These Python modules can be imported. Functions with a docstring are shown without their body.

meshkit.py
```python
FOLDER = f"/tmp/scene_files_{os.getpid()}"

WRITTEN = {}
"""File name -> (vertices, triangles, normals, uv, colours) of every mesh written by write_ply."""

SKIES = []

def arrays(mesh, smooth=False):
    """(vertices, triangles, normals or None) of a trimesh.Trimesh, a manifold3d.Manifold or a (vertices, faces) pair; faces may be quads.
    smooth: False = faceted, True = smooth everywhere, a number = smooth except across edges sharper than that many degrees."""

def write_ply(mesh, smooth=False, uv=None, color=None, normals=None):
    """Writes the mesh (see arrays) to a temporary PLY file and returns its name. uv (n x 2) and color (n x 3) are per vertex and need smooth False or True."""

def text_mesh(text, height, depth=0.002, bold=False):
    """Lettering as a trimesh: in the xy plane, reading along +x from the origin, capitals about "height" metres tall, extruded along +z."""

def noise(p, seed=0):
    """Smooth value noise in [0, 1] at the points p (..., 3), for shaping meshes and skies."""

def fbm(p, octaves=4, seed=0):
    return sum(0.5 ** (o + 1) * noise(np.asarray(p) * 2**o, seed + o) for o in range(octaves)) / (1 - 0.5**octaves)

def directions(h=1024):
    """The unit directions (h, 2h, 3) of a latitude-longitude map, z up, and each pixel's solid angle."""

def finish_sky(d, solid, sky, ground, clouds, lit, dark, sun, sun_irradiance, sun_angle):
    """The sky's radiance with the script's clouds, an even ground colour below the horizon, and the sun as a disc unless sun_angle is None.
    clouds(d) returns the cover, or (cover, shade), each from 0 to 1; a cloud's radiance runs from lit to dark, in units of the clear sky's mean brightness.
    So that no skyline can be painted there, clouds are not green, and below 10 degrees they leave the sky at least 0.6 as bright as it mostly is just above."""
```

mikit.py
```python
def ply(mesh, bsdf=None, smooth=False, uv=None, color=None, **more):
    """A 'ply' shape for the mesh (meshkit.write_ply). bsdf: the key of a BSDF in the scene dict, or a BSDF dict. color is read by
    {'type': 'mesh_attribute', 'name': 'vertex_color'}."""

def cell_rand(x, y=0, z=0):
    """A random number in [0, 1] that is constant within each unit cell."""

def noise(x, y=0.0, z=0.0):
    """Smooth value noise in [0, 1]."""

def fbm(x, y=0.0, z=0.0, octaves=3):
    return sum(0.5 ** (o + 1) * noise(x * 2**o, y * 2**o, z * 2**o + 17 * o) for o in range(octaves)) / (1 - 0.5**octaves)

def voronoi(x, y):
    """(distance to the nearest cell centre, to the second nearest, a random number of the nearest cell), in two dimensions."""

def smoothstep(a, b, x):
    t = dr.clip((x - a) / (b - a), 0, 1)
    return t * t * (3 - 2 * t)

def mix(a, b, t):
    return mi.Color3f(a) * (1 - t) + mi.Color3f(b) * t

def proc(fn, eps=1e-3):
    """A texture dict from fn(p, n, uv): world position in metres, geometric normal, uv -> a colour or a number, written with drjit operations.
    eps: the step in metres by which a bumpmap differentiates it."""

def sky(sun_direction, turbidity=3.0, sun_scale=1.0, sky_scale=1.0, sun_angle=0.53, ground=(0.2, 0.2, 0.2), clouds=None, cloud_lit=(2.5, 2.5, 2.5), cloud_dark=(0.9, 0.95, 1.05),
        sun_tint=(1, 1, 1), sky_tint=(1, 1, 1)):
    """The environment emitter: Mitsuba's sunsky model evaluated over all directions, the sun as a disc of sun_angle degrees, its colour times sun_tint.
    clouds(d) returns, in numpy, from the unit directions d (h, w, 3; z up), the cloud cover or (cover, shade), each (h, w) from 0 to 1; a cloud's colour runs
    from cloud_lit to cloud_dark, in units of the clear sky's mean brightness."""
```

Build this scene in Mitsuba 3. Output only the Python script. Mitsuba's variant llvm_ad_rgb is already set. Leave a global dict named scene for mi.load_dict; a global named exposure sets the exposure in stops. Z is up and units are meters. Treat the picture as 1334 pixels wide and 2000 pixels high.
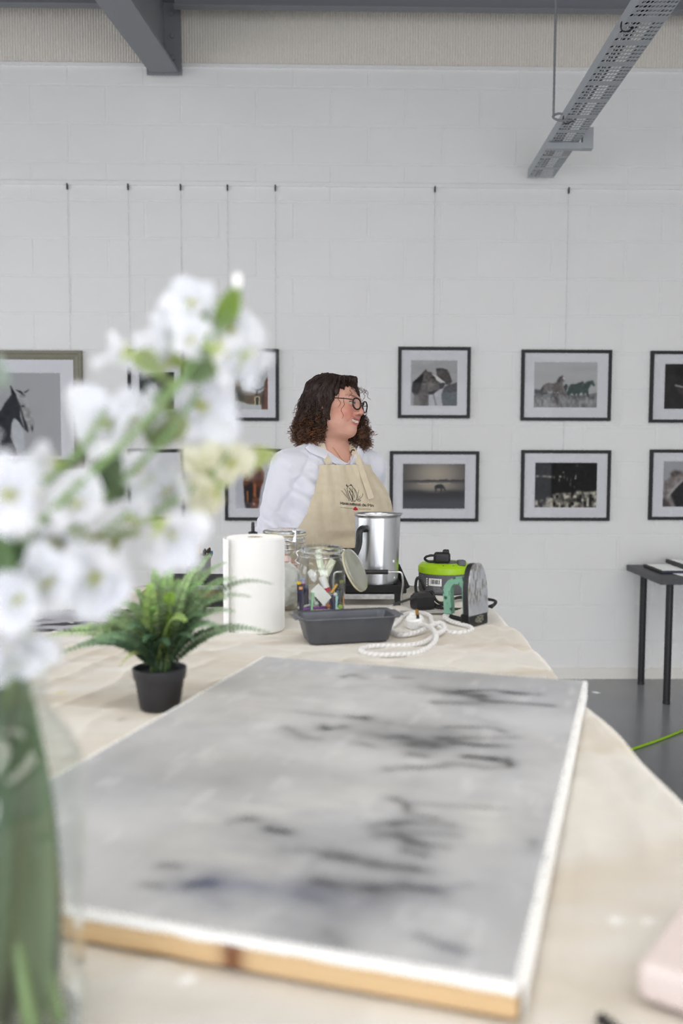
import math, numpy as np, trimesh, shapely, manifold3d as m3, mitsuba as mi, drjit as dr
import mikit, meshkit
from mikit import proc
from meshkit import fbm as nfbm, noise as nnoise
from scipy.ndimage import gaussian_filter
from scipy.interpolate import CubicSpline
from shapely.geometry import Polygon
T = mi.ScalarTransform4f
scene, labels = {'type': 'scene'}, {}
PI = math.pi

# ---------------------------------------------------------------- camera, light, exposure
FOCAL, YAW, PITCH, ROLL = 1850.0, math.radians(1.0), math.radians(-4.33), 0.0035
EYE = np.array([0.0, 0.0, 1.5])
AX = np.array([math.sin(YAW)*math.cos(PITCH), math.cos(YAW)*math.cos(PITCH), math.sin(PITCH)])
R0 = np.array([math.cos(YAW), -math.sin(YAW), 0.0]); U0 = np.cross(R0, AX)
CR, CU = R0*math.cos(ROLL)+U0*math.sin(ROLL), -R0*math.sin(ROLL)+U0*math.cos(ROLL)
scene['camera'] = {'type': 'thinlens', 'fov': 2*math.degrees(math.atan(667/FOCAL)), 'fov_axis': 'x', 'aperture_radius': 0.0064,
    'focus_distance': 3.35, 'near_clip': 0.05, 'far_clip': 60.0,
    'to_world': T().look_at(origin=EYE.tolist(), target=(EYE+AX).tolist(), up=CU.tolist())}
exposure = 0.42
WINDOW_LIGHT = {'left': (1.7, 1.76, 1.9), 'rear': (3.1, 3.2, 3.5)}     # daylight through the glazing behind and to the left of the camera
SKYLIGHT = (2.5, 2.4, 2.22)                                            # translucent roof lights

# ---------------------------------------------------------------- helpers
def ray(x, y): return AX + CR*(x-667)/FOCAL - CU*(y-1000)/FOCAL
def at(x, y, Y):
    d = ray(x, y); return EYE + d*(Y/d[1])
def on_z(x, y, Z):
    d = ray(x, y); return EYE + d*((Z-EYE[2])/d[2])
def unit(v): v = np.asarray(v, float); return v/np.linalg.norm(v)
def L(r, g=None, b=None):
    c = np.array([r, r if g is None else g, r if b is None else b], float)/255
    return np.where(c < .04045, c/12.92, ((c+.055)/1.055)**2.4)
def Lt(*c): return tuple(float(x) for x in L(*c))
def Larr(c): c = np.clip(np.asarray(c, float), 0, 255)/255; return np.where(c < .04045, c/12.92, ((c+.055)/1.055)**2.4)
def rgb(c): return {'type': 'rgb', 'value': [float(x) for x in c]}
def mat(name, color, rough=.6, metal=0., spec=.5, two=True, bump=None, bump_scale=1., **kw):
    b = {'type': 'principled', 'base_color': color if isinstance(color, dict) else rgb(color), 'roughness': rough, 'metallic': metal, 'specular': spec, **kw}
    if bump is not None: b = {'type': 'bumpmap', 'arbitrary': proc(bump), 'bsdf': b, 'scale': bump_scale}
    scene[name] = {'type': 'twosided', 'b': b} if two else b
VC = {'type': 'mesh_attribute', 'name': 'vertex_color'}
def put(key, mesh, m, smooth=False, color=None, **kw):
    if hasattr(mesh, 'to_mesh'):
        q = mesh.to_mesh(); mesh = (np.array(q.vert_properties[:, :3], float), np.array(q.tri_verts))
    if isinstance(mesh, trimesh.Trimesh): mesh = (np.array(mesh.vertices), np.array(mesh.faces))
    if color is not None:
        color = np.asarray(color, float)
        if color.ndim == 1: color = np.tile(color, (len(mesh[0]), 1))
    k, n = key, 0
    while k in scene: n += 1; k = f'{key}_{n:03d}'
    scene[k] = mikit.ply(trimesh.Trimesh(*mesh, process=False), m, smooth, color=color, **kw)
    return k
def fresh(key):
    k, n = key, 0
    while k in labels or k in scene or any(s.startswith(k+'__') for s in scene): n += 1; k = f'{key}_{n:03d}'
    return k
def tag(key, label, cat, group=None):
    labels[key] = {'label': label, 'category': cat}
    if group: labels[key]['group'] = group
    return key
def part(key, label): labels[key] = {'label': label}
def struct(key): labels[key] = {'kind': 'structure'}
def cat(*ms):
    vs, fs, n = [], [], 0
    for v, f in ms:
        v, f = np.asarray(v, float), np.asarray(f, int)
        if f.shape[1] == 4: f = np.vstack([f[:, [0, 1, 2]], f[:, [0, 2, 3]]])
        vs.append(v); fs.append(f+n); n += len(v)
    return np.vstack(vs), np.vstack(fs)
def box(x0, x1, y0, y1, z0, z1):
    v = np.array([[x, y, z] for x in (x0, x1) for y in (y0, y1) for z in (z0, z1)], float)
    return v, np.array([[0,1,3],[0,3,2],[4,6,7],[4,7,5],[0,4,5],[0,5,1],[2,3,7],[2,7,6],[0,2,6],[0,6,4],[1,5,7],[1,7,3]])
def bbox(x0, x1, y0, y1, z0, z1, b=.003):
    pts = []
    for sx in (0, 1):
        for sy in (0, 1):
            for sz in (0, 1):
                c = np.array([(x0, x1)[sx], (y0, y1)[sy], (z0, z1)[sz]]); s = np.array([1-2*sx, 1-2*sy, 1-2*sz])*b
                for k in range(3):
                    q = c+s; q[k] = c[k]; pts.append(q)
    h = trimesh.convex.convex_hull(np.array(pts)); return np.array(h.vertices), np.array(h.faces)
def rbox(lx, ly, lz, r, seg=16):
    s = m3.Manifold.sphere(r, seg)
    m = m3.Manifold.batch_hull([s.translate([sx*(lx/2-r), sy*(ly/2-r), sz*(lz/2-r)]) for sx in (-1, 1) for sy in (-1, 1) for sz in (-1, 1)]).to_mesh()
    return np.array(m.vert_properties[:, :3], float), np.array(m.tri_verts)
def rot(a, ax='z'):
    c, s = math.cos(a), math.sin(a)
    return {'z': np.array([[c,-s,0],[s,c,0],[0,0,1.]]), 'x': np.array([[1,0,0],[0,c,-s],[0,s,c]]), 'y': np.array([[c,0,s],[0,1,0],[-s,0,c]])}[ax]
def mv(m, R=None, t=(0, 0, 0)):
    v = np.asarray(m[0], float); v = v if R is None else v@np.asarray(R).T
    return v+np.asarray(t, float), m[1]
def gridfaces(nu, nv, cu=False):
    i, j = np.meshgrid(np.arange(nu if cu else nu-1), np.arange(nv-1), indexing='ij'); i2 = (i+1) % nu
    q = np.stack([i*nv+j, i2*nv+j, i2*nv+j+1, i*nv+j+1], -1).reshape(-1, 4)
    return np.vstack([q[:, [0, 1, 2]], q[:, [0, 2, 3]]])
def lathe(prof, seg=48):
    p = np.asarray(prof, float); a = np.arange(seg)*2*PI/seg
    v = np.stack([np.cos(a)[:, None]*p[:, 0], np.sin(a)[:, None]*p[:, 0], np.broadcast_to(p[:, 1], (seg, len(p)))], -1).reshape(-1, 3)
    return v, gridfaces(seg, len(p), True)
def spline(pts, n, closed=False):
    p = np.asarray(pts, float); t = np.r_[0, np.cumsum(np.linalg.norm(np.diff(p, axis=0), axis=1)+1e-9)]
    return CubicSpline(t, p)(np.linspace(0, t[-1], n))
def frames(p):
    t = np.gradient(p, axis=0); t /= np.linalg.norm(t, axis=1, keepdims=True)+1e-12
    a = np.cross(t[0], [0, 0, 1.]); a = a if np.linalg.norm(a) > .1 else np.cross(t[0], [1., 0, 0]); A = [unit(a)]
    for k in range(1, len(p)):
        q = A[-1]-t[k]*(A[-1]@t[k]); A.append(unit(q))
    A = np.array(A); return t, A, np.cross(t, A)
def tube(p, r, sides=8, caps=True):
    p = np.asarray(p, float); t, a, b = frames(p); r = np.broadcast_to(np.asarray(r, float), (len(p),))
    g = np.arange(sides)*2*PI/sides
    v = p[:, None]+r[:, None, None]*(np.cos(g)[None, :, None]*a[:, None]+np.sin(g)[None, :, None]*b[:, None])
    i, j = np.meshgrid(np.arange(len(p)-1), np.arange(sides), indexing='ij')
    q = np.stack([i*sides+j, i*sides+(j+1) % sides, (i+1)*sides+(j+1) % sides, (i+1)*sides+j], -1).reshape(-1, 4)[:, ::-1]
    f = np.vstack([q[:, [0, 1, 2]], q[:, [0, 2, 3]]]); v = v.reshape(-1, 3)
    if caps:
        n = len(v); v = np.vstack([v, p[0], p[-1]]); k = np.arange(sides); e = (len(p)-1)*sides
        f = np.vstack([f, np.stack([k, (k+1) % sides, k*0+n], 1), np.stack([e+(k+1) % sides, e+k, k*0+n+1], 1)])
    return v, f
def rod(a, b, r, sides=12, r2=None): return tube(np.array([a, b], float), np.array([r, r if r2 is None else r2]), sides)
def shell(V, t):
    """a grid of points (nu, nv, 3) as a closed sheet of thickness t, grown against its normals"""
    nu, nv = V.shape[:2]; du, dv = np.gradient(V, axis=0), np.gradient(V, axis=1)
    n = np.cross(du, dv); n /= np.linalg.norm(n, axis=-1, keepdims=True)+1e-12
    W = V-n*t; F = gridfaces(nu, nv); N = nu*nv
    rim = np.r_[np.arange(nv), np.arange(1, nu)*nv+nv-1, (nu-1)*nv+np.arange(nv-2, -1, -1), np.arange(nu-2, 0, -1)*nv]; r2 = np.roll(rim, -1)
    side = np.vstack([np.stack([rim, rim+N, r2+N], 1), np.stack([rim, r2+N, r2], 1)])
    return np.vstack([V.reshape(-1, 3), W.reshape(-1, 3)]), np.vstack([F, F[:, ::-1]+N, side])
def extrude(poly, h):
    m = trimesh.creation.extrude_polygon(poly, h, engine='earcut'); return np.array(m.vertices), np.array(m.faces)
def basis(x, y, z): return np.stack([unit(x), unit(y), unit(z)], 1)
def look_basis(n, up=(0, 0, 1)):
    z = unit(n); x = np.cross(up, z); x = unit(x) if np.linalg.norm(x) > 1e-6 else np.array([1., 0, 0]); return np.stack([x, np.cross(z, x), z], 1)
# signed distances and the surface-nets mesher used for soft bodies
def ell(p, c, r):
    q = (p-np.asarray(c, float))/np.asarray(r, float); k0 = np.linalg.norm(q, axis=-1); k1 = np.linalg.norm(q/np.asarray(r, float), axis=-1)
    return k0*(k0-1)/np.maximum(k1, 1e-9)
def cap(p, a, b, r1, r2=None):
    a, b = np.asarray(a, float), np.asarray(b, float); r2 = r1 if r2 is None else r2
    h = np.clip(((p-a)@(b-a))/((b-a)@(b-a)), 0, 1); return np.linalg.norm(p-a-h[..., None]*(b-a), axis=-1)-(r1+(r2-r1)*h)
def smin(a, b, k): h = np.maximum(k-np.abs(a-b), 0)/k; return np.minimum(a, b)-h*h*k/4
def smax(a, b, k): return -smin(-a, -b, k)
def nets(fn, lo, hi, h):
    lo, hi = np.asarray(lo, float), np.asarray(hi, float); n = np.ceil((hi-lo)/h).astype(int)+1
    ax = [lo[k]+h*np.arange(n[k]) for k in range(3)]
    F = np.empty(n)
    for s in range(0, n[0], 24):
        P = np.stack(np.meshgrid(ax[0][s:s+24], ax[1], ax[2], indexing='ij'), -1); F[s:s+24] = fn(P.reshape(-1, 3)).reshape(P.shape[:3])
    S = F < 0; c = [n[0]-1, n[1]-1, n[2]-1]
    corner = lambda A, i, j, k: A[i:i+c[0], j:j+c[1], k:k+c[2]]
    cnt = sum(corner(S, *o).astype(int) for o in np.ndindex(2, 2, 2)); cells = np.argwhere((cnt > 0) & (cnt < 8))
    acc, num = np.zeros((len(cells), 3)), np.zeros(len(cells))
    for o in np.ndindex(2, 2, 2):
        for d in range(3):
            if o[d]: continue
            o2 = list(o); o2[d] = 1; a = F[tuple((cells+o).T)]; b = F[tuple((cells+o2).T)]; x = (a < 0) != (b < 0)
            t = np.where(x, a/np.where(x, a-b, 1), 0); p = cells+np.array(o, float); p[:, d] += t
            acc[x] += p[x]; num[x] += 1
    V = lo+h*acc/num[:, None]; idx = -np.ones(c, int); idx[tuple(cells.T)] = np.arange(len(cells)); quads = []
    for d in range(3):
        u, v = [(1, 2), (2, 0), (0, 1)][d]; sl0 = [slice(None)]*3; sl1 = [slice(None)]*3; sl0[d] = slice(0, -1); sl1[d] = slice(1, None)
        e = np.argwhere(S[tuple(sl0)] != S[tuple(sl1)]); e = e[(e[:, u] > 0) & (e[:, v] > 0) & (e[:, u] < c[u]) & (e[:, v] < c[v])]
        q = []
        for du, dv in ((1, 1), (0, 1), (0, 0), (1, 0)):
            w = e.copy(); w[:, u] -= du; w[:, v] -= dv; q.append(idx[tuple(w.T)])
        q = np.stack(q, 1); q = np.where(S[tuple(e.T)][:, None], q, q[:, ::-1]); quads.append(q)
    q = np.vstack(quads); return V, np.vstack([q[:, [0, 1, 2]], q[:, [0, 2, 3]]])
def march(fn, o, d, t1=8., n=90):
    o, d = np.broadcast_arrays(np.asarray(o, float), np.asarray(d, float)); t = np.zeros(len(o))
    for _ in range(n): t = np.minimum(t+.8*fn(o+d*t[:, None]), t1)
    return o+d*t[:, None]
def rng(s): return np.random.default_rng(s)

# ---------------------------------------------------------------- shared materials
mat('m_vc', VC, .65, spec=.35); mat('m_vc_satin', VC, .38); mat('m_vc_gloss', VC, .15); mat('m_vc_matte', VC, .9, spec=.1)
mat('m_vc_metal', VC, .32, metal=1.); mat('m_cloth_vc', VC, .95, spec=.05, sheen=.3)
mat('m_paint_wall', {**proc(lambda p, n, uv: mikit.mix((.745, .74, .722), (.785, .78, .762), mikit.fbm(p.x*3, p.y*3, p.z*3)))}, .55, spec=.3,
    bump=lambda p, n, uv: mikit.fbm(p.x*60, p.z*60, p.y*9, 3), bump_scale=.0012)
mat('m_ceiling', L(170, 170, 170), .7); mat('m_side_wall', L(214, 214, 212), .7)
mat('m_clad', L(220, 215, 205), .75); mat('m_steel_grey', L(118, 120, 124), .55); mat('m_galv', L(158, 162, 165), .5, metal=.2)
mat('m_floor', proc(lambda p, n, uv: mikit.mix(Lt(116, 117, 120), Lt(134, 135, 137), mikit.fbm(p.x*1.7, p.y*1.7, 0))), .22, spec=.5)
mat('m_trim', L(222, 219, 212), .5); mat('m_wire', L(168, 168, 170), .5); mat('m_black', L(28, 28, 30), .45); mat('m_black_soft', L(24, 24, 26), .75); mat('m_black_gloss', L(18, 18, 20), .2)
mat('m_frame_black', L(15, 16, 18), .55); mat('m_frame_green', L(122, 119, 102), .5)
mat('m_matboard', L(222, 222, 226), .9); mat('m_white', L(236, 236, 234), .6); mat('m_paper', L(238, 238, 236), .95, spec=.1)
mat('m_chrome', L(225, 226, 228), .14, metal=1.); mat('m_alu', L(214, 214, 216), .30, metal=1.)
mat('m_desk', L(70, 70, 74), .5); mat('m_white_gloss', L(240, 240, 240), .2)
scene['m_pane'] = {'type': 'thindielectric', 'int_ior': 1.5}
scene['m_print_glass'] = {'type': 'thindielectric', 'int_ior': 1.5, 'specular_reflectance': rgb((.07, .07, .075))}
scene['m_glass'] = {'type': 'dielectric', 'int_ior': 1.5, 'specular_transmittance': rgb((.97, .985, .975))}
# ---------------------------------------------------------------- the room
WY, XL, XR, YR = 5.87, -4.2, 4.6, -3.2
TOPW = 3.735
def ceil_z(y): return 4.30-.123*(WY-y)
put('floor', box(XL, XR, YR, WY+.2, -.1, 0), 'm_floor'); struct('floor')
put('wall_far', box(XL, XR, WY+.0022, WY+.2, 0, 4.6), 'm_paint_wall'); struct('wall_far')
# concrete blocks, each its own piece, painted over
def block(x0, x1, z0, z1, c=.0022, d=.0022):
    f = np.array([[x0+c, WY, z0+c], [x1-c, WY, z0+c], [x1-c, WY, z1-c], [x0+c, WY, z1-c], [x0, WY+d, z0], [x1, WY+d, z0], [x1, WY+d, z1], [x0, WY+d, z1]])
    return f, np.array([[0,1,2],[0,2,3],[4,5,1],[4,1,0],[5,6,2],[5,2,1],[6,7,3],[6,3,2],[7,4,0],[7,0,3]])
XJ = at(1066, 1080, WY)[0]; rb = rng(3); proto = {}
for k in range(17):
    z0, z1 = .015+.225*k+.005, min(.015+.225*(k+1)-.005, TOPW-.01)
    off = XJ if k % 2 == 1 else XJ+.225
    for i in range(-12, 7):
        x0 = off+.45*i+.005; x1 = x0+.44
        if x1 < -2.75 or x0 > 2.95: continue
        put('wall_far__block', mv(block(x0, x1, z0, z1), None, (0, rb.uniform(-.0008, .0008), 0)), 'm_paint_wall')
# painted fill beyond the blocks that can be told apart
put('wall_left', box(XL-.2, XL, YR, WY+.2, 0, 4.6), 'm_side_wall'); struct('wall_left')
put('wall_right', box(XR, XR+.2, YR, WY+.2, 0, 4.6), 'm_side_wall'); struct('wall_right')
put('wall_rear', box(XL, XR, YR-.2, YR, 0, 4.6), 'm_side_wall'); struct('wall_rear')
v, f = box(XL, XR, YR, WY+.2, 0, .1); v[:, 2] += np.array([ceil_z(y) for y in v[:, 1]]); put('ceiling', (v, f), 'm_ceiling'); struct('ceiling')
# ribbed liner sheet above the block wall, and the flashing under it
n = int((XR-XL)/.008); xs = np.linspace(XL, XR, n); ys = WY+.002-.006*(np.arange(n) % 2)
V = np.stack([np.stack([xs, ys, xs*0+TOPW+.012], 1), np.stack([xs, ys, xs*0+4.32], 1)], 1)
put('wall_far__liner_sheet', (V.reshape(-1, 3), gridfaces(n, 2)), 'm_clad')
put('wall_far__flashing', box(XL, XR, WY-.012, WY+.01, TOPW-.012, TOPW+.006), 'm_paint_wall')
put('trim_1', bbox(XL, XR, WY-.012, WY+.004, 0, .073, .002), 'm_trim'); struct('trim_1')
RZ = at(667, 366, WY)[2]
put('trim_2', bbox(XL, XR, WY-.014, WY+.004, RZ, RZ+.026, .002), 'm_paint_wall'); struct('trim_2')
# glazing: bright daylight behind the camera and on the left
def window(key, p0, du, dv, w, h, nrm, light, bars=3):
    p0, du, dv, nrm = (np.asarray(q, float) for q in (p0, du, dv, nrm)); R = np.stack([du, dv, nrm], 1)
    fr = [box(-.05, w+.05, -.05, 0, -.02, .05), box(-.05, w+.05, h, h+.05, -.02, .05)]+[box(x-.03, x+.03, 0, h, -.02, .05) for x in np.linspace(0, w, bars+1)]
    put(key, mv(cat(*fr), R, p0), 'm_frame_black'); struct(key)
    for i in range(bars):
        a, b = w*i/bars+.03, w*(i+1)/bars-.03
        put(key+'__pane', mv((np.array([[a, 0, .01], [b, 0, .01], [b, h, .01], [a, h, .01]]), np.array([[0, 1, 2], [0, 2, 3]])[:, ::(1 if np.cross(du, dv)@nrm > 0 else -1)]), R, p0), 'm_white', emitter={'type': 'area', 'radiance': rgb(light)})
window('window_1', (XL, 4.7, .6), (0, -1, 0), (0, 0, 1), 4.4, 2.1, (1, 0, 0), WINDOW_LIGHT['left'], 4)
window('window_2', (3.6, YR, .15), (-1, 0, 0), (0, 0, 1), 6.8, 2.25, (0, 1, 0), WINDOW_LIGHT['rear'], 5)
for i, x in enumerate((-3.2, -1.2, .8, 2.8)):
    t = unit((0, 1, .123)); window(f'window_{i+3}', np.array([x, -1.6, ceil_z(-1.6)-.02]), (1, 0, 0), t, 1.1, 3.2, np.cross((1, 0, 0), t)*-1 if False else unit(np.cross(t, (1, 0, 0)))*1.0, SKYLIGHT, 2)
# steel rafter
db = unit(ray(680, 652)); pA = at(298, 149, WY); pB = at(353, 149, WY); fw = pB[0]-pA[0]
def isec(w, h, tf, tw):
    return Polygon([(-w/2, 0), (w/2, 0), (w/2, tf), (tw/2, tf), (tw/2, h-tf), (w/2, h-tf), (w/2, h), (-w/2, h), (-w/2, h-tf), (-tw/2, h-tf), (-tw/2, tf), (-w/2, tf)])
beam = extrude(isec(fw, .40, .016, .012), 6.0)
Rb = np.stack([(1, 0, 0), unit(np.cross(-db, (1, 0, 0))), -db], 1); Rb[:, 0] = unit(np.cross(Rb[:, 1], Rb[:, 2]))
B0 = (pA+pB)/2
put('steel_rafter__beam', mv(beam, Rb, B0-db*.075), 'm_steel_grey', False)
put('steel_rafter__end_plate', mv(box(-fw/2-.02, fw/2+.02, -.01, .40, .062, .074), Rb, B0), 'm_steel_grey')
pl = [mv(rod((sx*.055, z, .07), (sx*.055, z, .09), .012, 6), Rb, B0) for sx in (-1, 1) for z in (.08, .2, .32)]
for q in pl: put('steel_rafter__bolt', q, 'm_steel_grey')
tag('steel_rafter', 'grey steel I beam sloping from the ceiling to the top of the block wall', 'beam')
pz = at(667, 22, WY-.28)[2]
for x0, x1, side in ((XL, B0[0]-fw/2-.01, 'left'), (B0[0]+fw/2+.01, XR, 'right')):
    k = fresh('steel_purlin')
    put(k, mv(cat(box(x0, x1, -.004, .004, 0, .2), box(x0, x1, -.06, 0, -.0, .006), box(x0, x1, 0, .06, .194, .2)), None, (0, WY-.28, pz)), 'm_steel_grey')
    tag(k, f'long grey steel purlin along the top of the far wall, {side} of the rafter', 'beam')
# perforated cable tray
dt = unit(ray(682, 905)); pA, pB = at(1031, 347, WY-.12), at(1080, 349, WY-.12); tw = pB[0]-pA[0]
Rt = np.stack([(1, 0, 0), unit(np.cross(-dt, (1, 0, 0)))*-1, -dt], 1); Rt[:, 1] = unit(np.cross(Rt[:, 2], Rt[:, 0])); Rt[:, 0] = unit(np.cross(Rt[:, 1], Rt[:, 2]))
if Rt[2, 1] < 0: Rt[:, 1] *= -1; Rt[:, 0] *= 1
TL, ncol = 5.2, 10; cw, cl = tw/ncol, .034; nrow = int(TL/cl)
hole = Polygon([(cw*.08, cl*.06), (cw*.62, cl*.06), (cw*.90, cl*.34), (cw*.90, cl*.66), (cw*.36, cl*.66), (cw*.08, cl*.38)])
cellH = extrude(Polygon([(0, 0), (cw, 0), (cw, cl), (0, cl)], [hole.exterior.coords[::-1]]), .0018); cell = extrude(Polygon([(0, 0), (cw, 0), (cw, cl), (0, cl)]), .0018)
def tl(m): v = np.asarray(m[0]); return np.stack([v[:, 0], v[:, 2], v[:, 1]], 1), np.asarray(m[1])[:, ::-1]
ms = []
for r in range(nrow):
    for c in range(ncol):
        hol = not (r % 6 == 5) and not (c in (0,) and r % 2)
        q = tl(cellH if hol else cell); ms.append((q[0]+[c*cw-tw/2, 0, r*cl], q[1]))
Tp = (pA+pB)/2
put('cable_tray__tray_base', mv(cat(*ms), Rt, Tp), 'm_galv')
for s in (-1, 1):
    put('cable_tray__side_flange', mv(cat(box(s*tw/2-.001, s*tw/2+.001, 0, .05, 0, TL), box(s*tw/2-(.008 if s > 0 else 0), s*tw/2+(.008 if s < 0 else 0), .05, .052, 0, TL)), Rt, Tp), 'm_galv')
for t_ in (.95, 1.95, 2.95):
    a = np.linspace(-.2, PI*.95, 14); put('cable_tray__cable_tie', mv(tube(np.stack([-tw/2+.035+.04*np.cos(a+.6), .03-.045*np.sin(a), 0*a+t_], 1), .0028, 6), Rt, Tp), 'm_black')
tag('cable_tray', 'grey perforated steel cable tray hung below the ceiling at right', 'cable tray')
rc = rng(8)
for i, (x, r) in enumerate(((-.058, .009), (-.036, .008), (-.014, .006))):
    zz = np.linspace(.02, TL, 40); pts = np.stack([x+.004*np.sin(zz*3+i), .012+0*zz, zz], 1)
    k = put('power_cable', mv(tube(pts, r, 8), Rt, Tp), 'm_black_soft', True)
    tag(k, ('thick', 'medium', 'thinnest')[i]+' dark power cable of the three lying in the perforated cable tray', 'cable', 'cables in the ceiling tray')
# bracket under the tray and its hanger
q = Tp-dt*.62
put('tray_bracket', mv(cat(box(-tw/2-.02, tw/2+.075, -.035, -.003, -.02, .02), box(tw/2+.02, tw/2+.075, -.035, .075, -.0225, .0225), box(-tw/2-.02, -tw/2-.017, -.035, .01, -.02, .02)), Rt, q), 'm_galv')
tag('tray_bracket', 'grey steel channel bracket crossing under the end of the cable tray', 'bracket')
q = Tp-dt*1.0; x0 = -tw/2-.02
hook = tube(mv((spline([(x0+.02, -.006, 0), (x0-.03, -.012, 0), (x0-.045, .0, 0), (x0-.03, .012, 0), (x0-.0, .01, 0)], 20), None), Rt, q)[0], .006, 8)
hx = at(1083, 130, q[1])[0]
put('hanger_rod__rod', rod((hx, q[1], q[2]+.0), (hx, q[1], ceil_z(q[1])+.01), .0055, 10), 'm_steel_grey', 40)
put('hanger_rod__hook', hook, 'm_steel_grey', 40)
tag('hanger_rod', 'thin vertical threaded rod with a hook holding up the cable tray', 'rod')
# ---------------------------------------------------------------- framed photographs
def inside(poly, x, y): return shapely.contains_xy(Polygon(poly).buffer(0), x, y)
class Art:
    """flat print: a fine grid over the print's rectangle, coloured by the shapes of the picture (in the picture's own units)"""
    def __init__(s, x0, y0, x1, y1, step):
        s.nx, s.ny = int((x1-x0)/step)+1, int((y1-y0)/step)+1; s.step = step
        s.X, s.Y = np.meshgrid(np.linspace(x0, x1, s.nx), np.linspace(y0, y1, s.ny), indexing='ij'); s.C = np.zeros((s.nx, s.ny, 3))
        s.u = (s.X-x0)/(x1-x0); s.v = (s.Y-y0)/(y1-y0)
    def n(s, f, seed=0, o=4, sx=1., sy=1.): return nfbm(np.stack([s.X*f*sx, s.Y*f*sy, s.X*0+seed*7.3], -1), o, seed)
    def fill(s, c): s.C[:] = np.asarray(c, float) if np.ndim(c) else c
    def poly(s, p, c, soft=.8, amt=1., tex=0., seed=1, f=.05):
        m = gaussian_filter(inside(p, s.X, s.Y).astype(float), soft)[..., None]*amt
        c = np.broadcast_to(np.asarray(c, float), s.C.shape)+tex*(s.n(f, seed)[..., None]-.5)*2; s.C = s.C*(1-m)+c*m
    def blob(s, x, y, rx, ry, c, amt=1., pw=1.):
        m = amt*np.exp(-(((s.X-x)/rx)**2+((s.Y-y)/ry)**2)**pw)[..., None]; s.C = s.C*(1-m)+np.asarray(c, float)*m
    def line(s, p, w, c, amt=1.):
        d = shapely.distance(shapely.LineString(p), shapely.points(s.X, s.Y)); m = amt*np.clip(1.5-d/w, 0, 1)[..., None]; s.C = s.C*(1-m)+np.asarray(c, float)*m
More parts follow.
